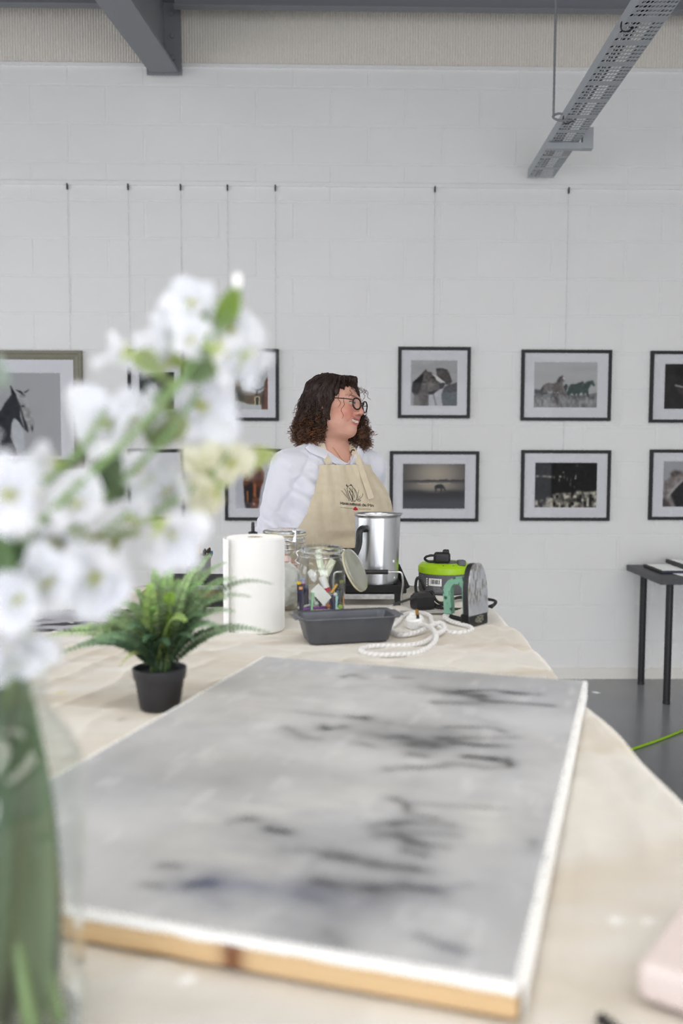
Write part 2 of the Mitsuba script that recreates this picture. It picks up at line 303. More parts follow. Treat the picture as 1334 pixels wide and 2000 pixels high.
def picture(key, px, art, artpx, label, frame='m_frame_black', bw=.019, matc='m_matboard', fy=.026, bevel=True):
    """px: outer rectangle of the frame in the photograph, artpx: the print's; both become metres on the wall"""
    yf = WY-fy
    def wx(x, y): p = at(x, y, yf); return p[0], p[2]
    (x0, z1), (x1, z0) = wx(px[0], px[1]), wx(px[2], px[3]); (a0, b1), (a1, b0) = wx(artpx[0], artpx[1]), wx(artpx[2], artpx[3])
    ms = []
    for k in range(4):
        c = [(x0, z0), (x1, z0), (x1, z1), (x0, z1)]; i = [(x0+bw, z0+bw), (x1-bw, z0+bw), (x1-bw, z1-bw), (x0+bw, z1-bw)]; j = (k+1) % 4
        prof = [(0, fy), (0, .002), (.12, 0), (.85, 0), (1, .003), (1, .014)] if frame == 'm_frame_black' else [(0, fy), (0, .004), (.1, 0), (.3, .001), (.36, .006), (.46, .004), (.85, .010), (1, .012), (1, .016)]
        V = np.array([[[c[m][0]+(i[m][0]-c[m][0])*t, yf+d, c[m][1]+(i[m][1]-c[m][1])*t] for t, d in prof] for m in (k, j)])
        ms.append((V.reshape(-1, 3), gridfaces(2, len(prof))))
    put(key+'__frame', cat(*ms), frame)
    ym = yf+.013
    put(key+'__backing', box(x0+bw*.6, x1-bw*.6, ym+.003, yf+fy-.002, z0+bw*.6, z1-bw*.6), 'm_matboard')
    o = [(x0+bw*.7, z0+bw*.7), (x1-bw*.7, z0+bw*.7), (x1-bw*.7, z1-bw*.7), (x0+bw*.7, z1-bw*.7)]; m_ = .006 if bevel else .0
    i = [(a0-m_, b0-m_), (a1+m_, b0-m_), (a1+m_, b1+m_), (a0-m_, b1+m_)]
    V = np.array([[[o[k % 4][0], ym, o[k % 4][1]], [i[k % 4][0], ym, i[k % 4][1]], [i[k % 4][0]+np.sign(a0+a1-2*i[k % 4][0])*.0015, ym+.0025, i[k % 4][1]+np.sign(b0+b1-2*i[k % 4][1])*.0015]] for k in range(5)])
    put(key+'__mat_board', (V.reshape(-1, 3), gridfaces(5, 3)), matc)
    g = np.stack([a0+(a1-a0)*art.u, art.u*0+ym+.0022, b1+(b0-b1)*art.v], -1)
    put(key+'__print', (g.reshape(-1, 3), gridfaces(art.nx, art.ny)), 'm_print', True, color=Larr(art.C.reshape(-1, 3)))
    put(key+'__glass', (np.array([[x0+bw*.8, yf+.008, z0+bw*.8], [x1-bw*.8, yf+.008, z0+bw*.8], [x1-bw*.8, yf+.008, z1-bw*.8], [x0+bw*.8, yf+.008, z1-bw*.8]]), np.array([[0, 1, 2], [0, 2, 3]])), 'm_print_glass')
    tag(key, label, 'framed picture')
mat('m_print', VC, .6, spec=.2)
# A: two horses nuzzling
a = Art(278, 278, 1027, 1022, 6); a.fill(172); a.C += 26*(a.n(.008, 2, 3, .5, 1.6)[..., None]-.5)
a.poly([(680, 410), (760, 398), (865, 425), (905, 510), (945, 620), (900, 690), (830, 665), (700, 560)], (84, 80, 78), 1, 1, 30, 3, .03)
a.poly([(780, 760), (850, 690), (1030, 635), (1030, 1024), (775, 1024)], (76, 76, 77), 1, 1, 26, 4, .03); a.poly([(770, 800), (1030, 795), (1030, 1024), (790, 1024)], (104, 114, 118), 1.5, .75, 30, 5, .02)
a.poly([(555, 850), (640, 825), (745, 760), (810, 715), (765, 850), (795, 1024), (555, 1024)], (186, 188, 190), 1, 1, 18, 6, .02); a.line([(645, 840), (690, 1024)], 12, (110, 112, 114), .7)
a.poly([(290, 780), (310, 640), (400, 545), (470, 470), (500, 440), (515, 412), (545, 460), (610, 470), (700, 545), (838, 645), (800, 690), (740, 755), (690, 775), (600, 800), (562, 830), (562, 1024), (320, 1024), (335, 860)], (96, 91, 88), 1, 1, 34, 7, .03)
a.poly([(292, 790), (308, 640), (400, 560), (485, 480), (462, 620), (430, 750), (385, 845)], (34, 33, 34), 1.2, .95, 16, 8, .05); a.poly([(560, 800), (730, 755), (640, 830), (565, 840)], (32, 32, 33), 1)
a.poly([(605, 482), (700, 535), (838, 642), (795, 665), (705, 610)], (214, 213, 212), .8); a.poly([(735, 670), (800, 640), (836, 655), (805, 725), (742, 755)], (44, 42, 42), .9)
a.blob(600, 680, 60, 50, (146, 140, 136), .6); a.blob(640, 552, 26, 14, (28, 27, 27), .9); a.poly([(300, 860), (400, 850), (440, 1024), (300, 1024)], (150, 148, 146), 2, .6, 60, 9, .06)
a.C += 22*(a.n(.12, 10, 2)[..., None]-.5)
S = 8.34; picture('framed_photo', (778.5, 677, 918, 817), a, (770+278/S, 670+278/S, 770+1027/S, 670+1022/S), 'square black framed photo of two shaggy horses nuzzling, upper row, directly right of the woman')
# B: horses running on a moor
a = Art(235, 245, 1045, 840, 6); a.fill(0); a.C += (186-14*a.v)[..., None]+18*(a.n(.006, 1, 3, .4, 2)[..., None]-.5)
g = np.clip((a.Y-(655+20*np.sin(a.X*.01)))/14, 0, 1)[..., None]; a.C = a.C*(1-g)+g*(95+110*(a.n(.035, 3, 4, 1, .6)[..., None]-.1)*np.array([1, 1.02, 1.0])-25*np.exp(-((a.Y-680)/45)**2)[..., None])
a.poly([(235, 600), (320, 610), (420, 640), (400, 670), (235, 665)], (62, 68, 66), 1.5, .9, 30, 4)
for p in ([(608, 560), (650, 528), (668, 555), (640, 660)], [(660, 600), (710, 528), (770, 530), (860, 494), (880, 530), (720, 580)]): a.poly(p, (70, 78, 76), 1, 1, 20, 5)
a.poly([(645, 660), (690, 570), (760, 545), (870, 532), (930, 488), (990, 483), (1022, 555), (1000, 558), (968, 535), (935, 595), (938, 700), (918, 695), (898, 640), (870, 690), (850, 640), (830, 650), (800, 705), (785, 650), (750, 700), (725, 645), (680, 690)], (72, 86, 82), .9, 1, 18, 6)
a.poly([(318, 610), (345, 555), (400, 515), (480, 528), (530, 500), (560, 440), (585, 425), (603, 415), (627, 490), (605, 503), (600, 560), (612, 600), (665, 712), (640, 708), (575, 630), (600, 665), (580, 672), (545, 635), (522, 640), (522, 695), (505, 695), (500, 640), (470, 672), (458, 668), (480, 636), (420, 628), (380, 645), (330, 640)], (112, 106, 104), .9, 1, 26, 7)
a.poly([(315, 625), (345, 560), (360, 600), (340, 640)], (52, 52, 53), 1, .9); a.poly([(520, 500), (560, 435), (590, 430), (560, 510)], (74, 70, 70), 1, .8); a.line([(608, 445), (618, 470)], 7, (220, 220, 220)); a.poly([(500, 700), (560, 720), (545, 800), (520, 800)], (80, 70, 74), 2, .7)
S = 6.67; picture('framed_photo', (1020, 682.5, 1193, 822), a, (1010+235/S, 670+245/S, 1010+1045/S, 670+840/S), 'black framed photo of horses trotting over rough grass, upper row, second right of the woman')
k = 'framed_photo_001'
# C: dark horse
a = Art(285, 225, 935, 715, 6); a.fill((44, 43, 43)); a.C += 34*(a.n(.008, 2, 4)[..., None]-.5); a.blob(455, 310, 60, 60, (20, 20, 20), .8); a.poly([(400, 460), (470, 470), (600, 500), (640, 600), (500, 590), (430, 530)], (64, 60, 58), 2, .9, 20, 2); a.line([(402, 458), (470, 474), (560, 490)], 9, (176, 172, 168), .8)
S = 5.56; picture('framed_photo', (1273, 685, 1446, 826), a, (1250+284/S, 670+225/S, 1250+935/S, 670+716/S), 'black framed photo of a dark horse on black, upper row, cut by the right edge of the picture')
# D: grazing horse in mist
a = Art(250, 240, 1055, 828, 6); vg = np.exp(-(((a.X-680)/420)**2+((a.Y-380)/300)**2)); a.fill(0)
a.C += 40+vg[..., None]*np.array([132, 122, 105]); tl_ = 462-14*a.n(.03, 3, 3, 1, 0)-26*a.n(.1, 4, 2, 1, 0)*np.clip((a.X-420)/200, .3, 1)
m = (np.clip((a.Y-tl_)/6, 0, 1)*np.clip((500-a.Y)/40, 0, 1))[..., None]; a.C = a.C*(1-m)+m*np.array([50, 48, 46])
m = np.exp(-((a.Y-540)/42)**2-((a.X-640)/330)**2)[..., None]; a.C += m*np.array([56, 52, 44])*.45
m = (np.clip((a.Y-575-10*np.sin(a.X*.012))/45, 0, 1))[..., None]; a.C = a.C*(1-m)+m*np.array([38, 37, 36]); m = (np.clip((a.Y-650)/90, 0, 1))[..., None]; a.C = a.C*(1-m)+m*(np.array([66, 69, 74])+8*(a.n(.02, 5)[..., None]-.5))
a.line([(440, 498), (560, 505), (620, 492), (760, 502), (860, 492)], 5, (206, 198, 180), .6)
a.poly([(657, 545), (680, 512), (740, 503), (765, 512), (792, 545), (808, 590), (795, 600), (776, 562), (757, 565), (754, 604), (740, 604), (738, 562), (690, 562), (686, 607), (668, 604), (668, 566)], (22, 21, 20), .7)
S = 6.67; picture('framed_photo', (762, 881, 934.5, 1019), a, (750+250/S, 870+240/S, 750+1055/S, 870+828/S), 'black framed sepia photo of one horse grazing in mist, lower row beside the apron')
# E: dark wood with bright grass
a = Art(245, 225, 1045, 810, 6); a.fill((22, 21, 20)); a.C += 26*(a.n(.02, 2, 4)[..., None]-.4)
for x, y, rx, ry, v in ((272, 402, 26, 14, 190), (365, 402, 34, 13, 180), (430, 408, 34, 14, 190), (490, 415, 12, 16, 120), (570, 405, 14, 14, 215), (610, 350, 9, 10, 160), (558, 450, 8, 22, 150), (620, 410, 10, 22, 100), (770, 405, 9, 26, 170), (765, 430, 9, 9, 200), (785, 258, 8, 22, 90), (700, 510, 12, 26, 130), (708, 450, 6, 20, 110), (755, 545, 8, 16, 120), (660, 440, 7, 20, 110)): a.blob(x, y, rx, ry, (v, v*.98, v*.92), .9)
e = np.interp(a.X, [245, 350, 430, 520, 620, 700, 800, 900, 1045], [700, 690, 650, 610, 600, 600, 575, 590, 575])
m = np.clip((a.Y-e)/30, 0, 1)*np.clip(2.6*(a.n(.03, 6, 4, 1, .7)-.32), 0, 1); a.C = a.C*(1-m[..., None])+m[..., None]*np.array([206, 200, 184]); a.poly([(600, 500), (700, 490), (705, 600), (605, 605)], (16, 16, 16), 2, .9); a.poly([(710, 560), (760, 540), (755, 610), (715, 610)], (16, 16, 16), 2, .9)
picture('framed_photo', (1019.5, 879, 1191, 1017.5), a, (1010+245/S, 870+225/S, 1010+1040/S, 870+811/S), 'black framed photo of bright grass under a black wood, lower row, second right of the woman')
# F: grey horse back
a = Art(265, 1285, 925, 1780, 6); a.fill((164, 164, 168)); a.poly([(255, 1785), (272, 1520), (340, 1450), (380, 1385), (470, 1402), (940, 1380), (940, 1785)], (140, 132, 130), 1, 1, 40, 3, .03); a.poly([(330, 1420), (380, 1380), (470, 1398), (460, 1425), (360, 1460)], (92, 82, 80), 1.5, .9, 40, 4, .06)
a.poly([(340, 1640), (420, 1545), (470, 1480), (940, 1450), (940, 1785), (400, 1785), (375, 1700)], (40, 38, 40), 1.5, 1, 10); a.line([(330, 1650), (400, 1560), (470, 1490)], 14, (184, 178, 176), .8); a.line([(290, 1500), (300, 1600), (280, 1720)], 10, (108, 102, 100), .7); a.poly([(255, 1785), (265, 1690), (330, 1720), (350, 1785)], (60, 56, 55), 2, .8)
S = 5.56; picture('framed_photo', (1271.5, 878, 1444, 1016), a, (1250+268/S, 670+1285/S, 1250+925/S, 670+1780/S), 'black framed photo of a grey horse, lower row, cut by the right edge of the picture')
# G: large portrait of a grey horse
a = Art(-620, 425, 880, 1640, 9); a.fill(0); a.C += (162+14*a.u)[..., None]*np.array([.985, .99, 1.])-6*(a.n(.004, 2)[..., None]-.5)
a.poly([(-620, 1700), (-300, 1250), (0, 965), (60, 860), (160, 740), (142, 615), (192, 700), (240, 745), (292, 900), (275, 1050), (345, 1255), (240, 1120), (190, 1080), (150, 1180), (120, 1400), (200, 1640)], (38, 41, 47), .9, 1, 12, 3, .01)
a.poly([(150, 1160), (190, 1085), (250, 1130), (335, 1300), (345, 1640), (250, 1640), (165, 1450)], (186, 188, 192), 1.2, 1, 18, 5, .01); a.poly([(118, 1350), (150, 1420), (235, 1640), (195, 1640), (118, 1520)], (30, 31, 36), 1)
a.poly([(205, 672), (330, 715), (400, 830), (452, 1000), (492, 1150), (482, 1292), (400, 1312), (345, 1240), (290, 950), (245, 800)], (158, 158, 158), .8, 1, 50, 4, .02)
a.poly([(250, 800), (290, 900), (330, 1060), (380, 1180), (400, 1300), (345, 1245), (285, 960)], (40, 41, 44), 1, .95); a.poly([(218, 668), (300, 688), (362, 765), (335, 745), (262, 705)], (26, 26, 28), .8); a.poly([(345, 705), (425, 658), (415, 682), (360, 722)], (60, 60, 60), .7); a.line([(145, 620), (205, 735)], 12, (20, 20, 22)); a.blob(455, 1235, 14, 32, (24, 24, 25), .9); a.blob(325, 910, 22, 16, (30, 30, 31), .9)
S = 7.41; picture('large_framed_photo', (-168, 683, 163, 916), a, (-620/S, 670+425/S, 880/S, 670+1640/S), 'large grey green framed portrait of a grey horse at the left edge of the picture', 'm_frame_green', .055, fy=.03)
# H, J: behind the flowers
a = Art(0, 0, 100, 110, 1.5); a.fill((34, 44, 36)); a.C += 22*(a.n(.04, 2)[..., None]-.5); a.line([(20, 4), (45, 40), (60, 110)], 5, (170, 168, 160), .7); a.line([(0, 6), (24, 8), (40, 30)], 4, (14, 14, 14)); a.poly([(55, 30), (100, 10), (100, 110), (70, 110)], (70, 48, 34), 2, .8)
picture('framed_photo', (248, 682, 361, 818), a, (271, 726, 340, 800), 'black framed photo with a dark green print mostly hidden behind the white flowers')
a = Art(0, 0, 100, 110, 1.5); a.fill((196, 196, 200)); a.poly([(20, 110), (30, 40), (60, 20), (90, 60), (95, 110)], (110, 86, 70), 2, 1, 20)
picture('framed_photo', (248, 877, 360, 1016), a, (276, 915, 334, 984), 'black framed photo showing a pale mat, lower row, hidden behind the white flowers')
# I: saddle strap
a = Art(285, 430, 955, 1330, 9); a.fill((192, 196, 194))
a.poly([(290, 720), (405, 742), (412, 880), (450, 950), (560, 965), (650, 978), (700, 1012), (770, 1012), (865, 945), (905, 745), (955, 665), (955, 1335), (835, 1335), (828, 1232), (560, 1222), (330, 1140), (310, 1168), (285, 1150)], (104, 86, 58), 1, 1, 14, 3, .01); a.blob(345, 1010, 90, 110, (42, 58, 48), .9); a.blob(350, 800, 40, 70, (150, 112, 66), .8); a.blob(420, 1100, 90, 60, (58, 66, 50), .7)
a.poly([(905, 745), (955, 665), (955, 1335), (835, 1335), (830, 1180), (890, 950)], (112, 66, 38), 1, 1, 30, 4, .02); a.poly([(850, 1000), (890, 900), (880, 1200), (840, 1335), (820, 1100)], (44, 30, 34), 1.5, .9); a.poly([(422, 678), (520, 716), (690, 715), (690, 770), (570, 782), (430, 738)], (58, 46, 38), .8); a.line([(610, 790), (620, 880), (680, 930), (740, 945), (820, 920), (880, 860), (895, 780)], 13, (96, 98, 102)); a.poly([(640, 760), (860, 760), (850, 860), (760, 920), (660, 890)], (186, 190, 196), 1.2, .9)
a.line([(735, 940), (725, 1040), (735, 1090)], 22, (44, 34, 32)); a.line([(700, 1230), (690, 1100), (720, 1070), (770, 1070), (785, 1100), (775, 1230)], 9, (214, 206, 160)); a.poly([(712, 1100), (762, 1100), (758, 1235), (712, 1235)], (40, 40, 28), .8)
S = 10.26; picture('framed_photo', (435.5, 681, 544.5, 822), a, (430+285/S, 670+430/S, 430+955/S, 670+1330/S), 'black framed photo of a girth strap and buckle, upper row, just left of the woman')
# K: chestnut face
a = Art(315, 200, 955, 1265, 9); a.fill((196, 197, 204)); a.poly([(740, 365), (820, 430), (882, 560), (870, 720), (820, 835), (772, 1080), (782, 1150), (752, 1265), (520, 1268), (488, 1170), (470, 900), (450, 770), (520, 480), (600, 380)], (104, 62, 44), 1, 1, 40, 4, .015)
a.poly([(470, 820), (640, 740), (650, 1060), (600, 1265), (520, 1265), (488, 1170)], (42, 36, 38), 1.5, .95); a.line([(540, 930), (545, 1160)], 18, (150, 100, 66)); a.line([(690, 790), (690, 1010)], 24, (168, 102, 66)); a.poly([(720, 860), (780, 800), (790, 1060), (730, 1060)], (52, 42, 44), 1.5, .8); a.blob(672, 1180, 20, 22, (220, 190, 170), .9); a.blob(690, 1100, 50, 40, (128, 84, 70), .7); a.blob(540, 1200, 40, 60, (24, 24, 26), .9); a.blob(850, 560, 30, 120, (176, 140, 116), .5)
picture('framed_photo', (438.5, 877, 549, 1017), a, (430+315/S, 870+200/S, 430+955/S, 870+1265/S), "black framed photo of a chestnut horse's face, half hidden by the woman's white sleeve")
# hanging wires from the rail
for i, (x, y1, what) in enumerate(((134, 683, 'above the large grey green frame'), (252, 877, 'left edge of the frames behind the flowers'), (354, 877, 'right edge of the frames behind the flowers'), (445, 877, 'left edge of the girth strap photo'), (538, 877, 'right edge of the girth strap photo'), (848, 881, 'above the nuzzling horses'), (1108, 879, 'above the trotting horses'))):
    p = at(x, 500, WY-.008); z1 = RZ+.004; z0 = at(x, y1, WY)[2]; k = fresh('hanging_wire')
    put(k+'__wire', rod((p[0], WY-.008, z0), (p[0], WY-.008, z1-.01), .0007, 6), 'm_wire')
    put(k+'__hook', bbox(p[0]-.004, p[0]+.004, WY-.02, WY-.004, z1-.032, z1+.004, .001), 'm_black')
    tag(k, 'thin picture wire with dark hook, '+what, 'wire')
# ---------------------------------------------------------------- work table, drop cloth
ZT = 1.02; TX0, TX1, TY0, TY1 = -1.7, .485, .30, 3.10
put('work_table__tabletop', bbox(TX0+.02, TX1-.012, TY0+.02, TY1-.012, ZT-.045, ZT-.012), 'm_wood_pale')
for x in (TX0+.15, TX1-.12):
    for y in (TY0+.15, 1.7, TY1-.15): put('work_table__leg', bbox(x-.035, x+.035, y-.035, y+.035, 0, ZT-.045), 'm_wood_pale')
tag('work_table', 'tall wooden work table under the cream drop cloth', 'table')
def wood(c0, c1, fx=4., fy=60.):
    return proc(lambda p, n, uv: mikit.mix(c0, c1, mikit.fbm(p.x*fx+p.z*9, p.y*fy, p.z*fy, 3)))
mat('m_wood_pale', wood(Lt(196, 158, 112), Lt(222, 188, 142)), .6); mat('m_wood_light', wood(Lt(205, 160, 100), Lt(228, 186, 126), 10., 30.), .6)
# cloth: a grid over the table top that falls over the right and far edges in soft folds
nu, nv = 250, 330
Yg = np.linspace(TY0-.03, TY1+.02, nv)
top = np.linspace(TX0-.05, TX1-.03, nu-46); s_ = np.linspace(0, .34, 47)[1:]
U = np.r_[top, np.full(46, np.nan)]; V = np.zeros((nu, nv, 3)); D = np.zeros((nu, nv))
for i in range(nu):
    if i < nu-46: V[i, :, 0] = top[i]; V[i, :, 2] = ZT
    else:
        s = s_[i-nu+46]; wav = .016*(nfbm(np.stack([Yg*4.2, Yg*0+3, Yg*0], -1), 3, 5)-.5)+.012*np.sin(Yg*9+np.sin(Yg*4)*1.5)
        r = .035; ang = min(s/r, PI/2)
        dx = r*math.sin(ang); dz = r*(1-math.cos(ang))+max(0, s-r*PI/2)
        w = np.clip(s/.12, 0, 1)
        V[i, :, 0] = TX1-.03+dx+.004+wav*(.35+.65*w)*min(1, s/.03)+.10*max(0, s-.06)*(.6+1.2*nfbm(np.stack([Yg*2.2, Yg*0, Yg*0+1], -1), 2, 9)); V[i, :, 2] = ZT-dz*(1.0+.15*np.sin(Yg*7+1)); D[i] = s
    V[i, :, 1] = Yg
X, Y = V[..., 0], V[..., 1]
q = np.stack([X*1.0, Y, X*0], -1)
wr = (nfbm(q*np.array([9., 4., 1]), 4, 3)-.5)*.0035+.0022*np.exp(-((np.mod(X*1.3+Y*2.1+.35*nfbm(q*3, 2, 8), .9)-.45)/.02)**2)
edge = np.clip((X-.30)/.17, 0, 1)*(D <= 0)
wr += edge*(.030*(nfbm(q*np.array([9., 7., 1])+np.stack([Y*3, X*5, X*0], -1), 3, 11)-.45)); far = np.clip((X-.33)/.12, 0, 1)*np.exp(-((Y-2.35)/.38)**2)
wr += far*(.024*np.sin((X*.8+Y)*26+2*nfbm(q*4, 2, 2))*.5+.004)
ob = np.max([np.clip((r_+.05-np.hypot(X-x_, Y-y_))/.05, 0, 1) for x_, y_, r_ in ((-.19, 2.45, .10), (-.02, 2.58, .09), (-.12, 2.72, .09), (.02, 2.27, .10), (.12, 2.30, .10), (.05, 2.68, .15), (.18, 2.68, .15), (.37, 2.97, .10), (.24, 2.70, .06), (.40, 2.45, .06), (.22, 2.42, .06), (-.30, 1.75, .07), (-.36, 2.85, .2))], axis=0)   # kept flat where things stand
k_ = [on_z(x, y, ZT+.037)[:2] for x, y in ((510, 1280), (1131, 1330), (1058, 1926), (-232, 1716))]; kc = sum(k_)/4; ku = unit((k_[1]-k_[0])+(k_[2]-k_[3])); kx_, ky_ = (X-kc[0])*ku[0]+(Y-kc[1])*ku[1], -(X-kc[0])*ku[1]+(Y-kc[1])*ku[0]
ob = np.maximum(ob, np.clip((np.minimum(.335-np.abs(kx_), .53-np.abs(ky_)))/.02, 0, 1)); ob = np.maximum(ob, np.clip((.13-np.hypot(X+.27, Y-.73))/.03, 0, 1)); ob = np.maximum(ob, np.clip((.17-np.hypot(X-.36, Y-.87))/.03, 0, 1))
sm = np.clip((X+.9)/.3, 0, 1)*(1-np.clip(1.05*ob, 0, 1))
ax1, ax2 = (X*.55+Y*.85)*7+1.8*nfbm(q*np.array([3, 3, 1.]), 2, 61), (X*1.1-Y*.5)*6+2.2*nfbm(q*np.array([2.5, 2.5, 1.]), 2, 62)
ridge = lambda t, k: (1-np.abs(2*np.mod(t, 1)-1))**k
wr += sm*(.013*ridge(ax1, 5)*nfbm(q*2.2+3, 2, 63)+.011*ridge(ax2, 6)*nfbm(q*2+8, 2, 64))*(D <= 0)
for (x0_, y0_), (x1_, y1_), h_ in (((700, 1290), (1010, 1250), .004), ((850, 1235), (1075, 1300), .005), ((930, 1210), (1010, 1290), .006), ((1120, 1380), (1260, 1560), .006), ((1150, 1480), (1330, 1800), .006), ((1130, 1620), (1230, 1990), .005), ((200, 1380), (420, 1290), .004), ((560, 1262), (720, 1272), .003)):
    a_, b_ = on_z(x0_, y0_, ZT)[:2], on_z(x1_, y1_, ZT)[:2]; dl = shapely.distance(shapely.LineString([a_, (a_+b_)/2+[.008, .006], b_]), shapely.points(X, Y)); wr += h_*np.exp(-(dl/.010)**2)*(D <= 0)
wr = np.where(ob > 0, wr*(1-ob)+np.minimum(wr, .0012)*ob, wr); wr = np.maximum(wr, -.004); hem = np.exp(-((X-(TX1-.012))/.016)**2)*(D < .05); wr += hem*.007*(.3+1.2*nfbm(np.stack([Y*9, Y*0, Y*0], -1), 3, 65)); V[..., 2] += np.where(D <= .05, wr*np.clip(1-D/.05, 0, 1)+.0005, 0)
V[..., 1] += np.where(D > 0, (nfbm(q*np.array([2, 12., 1])+V*3, 2, 4)-.5)*.02, 0)
fd = np.clip((Y-(TY1-.06))/.08, 0, 1); V[..., 2] -= np.where(Y > TY1-.02, (Y-(TY1-.02))*2.2, 0)
# colour of the cloth: cream cotton with paint wiped into it
base = Larr(np.array([212, 208, 201]))[None, None]*np.ones((nu, nv, 1)); k1 = nfbm(q*np.array([2.2, 7, 1]), 4, 21); k2 = nfbm(q*np.array([5, 30., 1]), 4, 22); k3 = nfbm(q*30, 3, 23)
m = np.clip((k1-.44)*4, 0, 1)[..., None]*.85; base = base*(1-m)+m*Larr(np.array([199, 189, 174])); m = np.clip((k2-.54)*4, 0, 1)[..., None]*np.clip((.1-X)/.2, .25, 1)[..., None]*.6; base = base*(1-m)+m*Larr(np.array([218, 216, 213]))
m = (np.clip((k2-.40)*-8, 0, 1)*np.clip((-.25-X)/.2, 0, 1)*.3)[..., None]; base = base*(1-m)+m*Larr(np.array([184, 180, 176])); base *= (.96+.08*k3[..., None])
def dab(x, y, r, c, a=.9):
    global base
    p = on_z(x, y, ZT); mm = (a*np.exp(-(((X-p[0])/r)**2+((Y-p[1])/r)**2)**2))[..., None]; base = base*(1-mm)+mm*Larr(np.array(c, float))
for x, y, r in ((318, 1888, .0055), (364, 1918, .006), (334, 1902, .004), (1205, 1800, .008), (1270, 1797, .006), (640, 1830, .005)): dab(x, y, r, (246, 246, 246))
for x, y, r, c in ((118, 1352, .008, (206, 196, 110)), (241, 1407, .006, (80, 80, 96)), (262, 1340, .006, (140, 140, 146)), (1100, 1500, .012, (206, 182, 148)), (1130, 1380, .01, (150, 110, 76))): dab(x, y, r, c, .7)
put('drop_cloth', (V.reshape(-1, 3), gridfaces(nu, nv)), 'm_cloth_vc', True, color=base.reshape(-1, 3)); tag('drop_cloth', 'creased cream cotton drop cloth with white paint smears covering the work table', 'drop cloth')
# ---------------------------------------------------------------- the big painted canvas in front
ZC = ZT+.037
c_fl, c_fr, c_nr, c_nl = (on_z(x, y, ZC)[:2] for x, y in ((510, 1280), (1131, 1330), (1058, 1926), (-232, 1716)))
CC = (c_fl+c_fr+c_nr+c_nl)/4; ex = unit((c_fr-c_fl)+(c_nr-c_nl)); ey = np.array([-ex[1], ex[0]]); cwid, clen = .640, 1.03
RC = np.array([[ex[0], ey[0], 0], [ex[1], ey[1], 0], [0, 0, 1.]]); PC = np.array([CC[0], CC[1], 0])
def c_uv(x, y): p = on_z(x, y, ZC)[:2]-CC; return p@ex, p@ey
nx, ny = 210, 330; gx, gy = np.meshgrid(np.linspace(-cwid/2, cwid/2, nx), np.linspace(-clen/2, clen/2, ny), indexing='ij')
q = np.stack([gx, gy, gx*0], -1); C = Larr(np.array([182, 182, 183]))[None, None]*np.ones((nx, ny, 1))
k = nfbm(q*np.array([4, 6, 1.]), 4, 31)[..., None]; C = C*(.66+.68*k); k = nfbm(q*np.array([22, 9, 1.]), 4, 32)[..., None]; C = C*(.9+.2*k); k = np.clip((nfbm(q*np.array([3, 3.5, 1.])+5, 3, 33)-.5)*3, 0, 1)[..., None]; C = C*(1-.30*k)+.30*k*Larr(np.array([222, 214, 200]))
k = np.clip((nfbm(q*np.array([4, 4, 1.])+9, 3, 34)-.52)*3, 0, 1)[..., None]; C = C*(1-.25*k)+.25*k*Larr(np.array([170, 176, 190])); m = np.clip((nfbm(q*np.array([40, 14, 1.]), 3, 35)-.62)*6, 0, 1)[..., None]*.22; C = C*(1-m)+m*Larr(np.array([226, 226, 226]))
XY = np.stack([gx, gy], -1).reshape(-1, 2); wob = .006*(nfbm(q*35, 2, 36)-.5)
def stroke(pts, w, dark, col=(44, 44, 48), soft=1.15):
    """one brushed mark, given by where it lies on the canvas"""
    global C
    P = [c_uv(*p) for p in pts]; d = shapely.distance(shapely.LineString(P) if len(P) > 1 else shapely.Point(P[0]), shapely.points(gx+wob, gy+wob))
    m = dark*np.exp(-(d/(w*1.15))**soft)*(.25+1.45*nfbm(q*np.array([26, 60, 1.]), 3, int(w*1e5) % 97+len(pts))); m = np.clip(m, 0, .93)[..., None]; C = C*(1-m)+m*Larr(np.array(col, float))
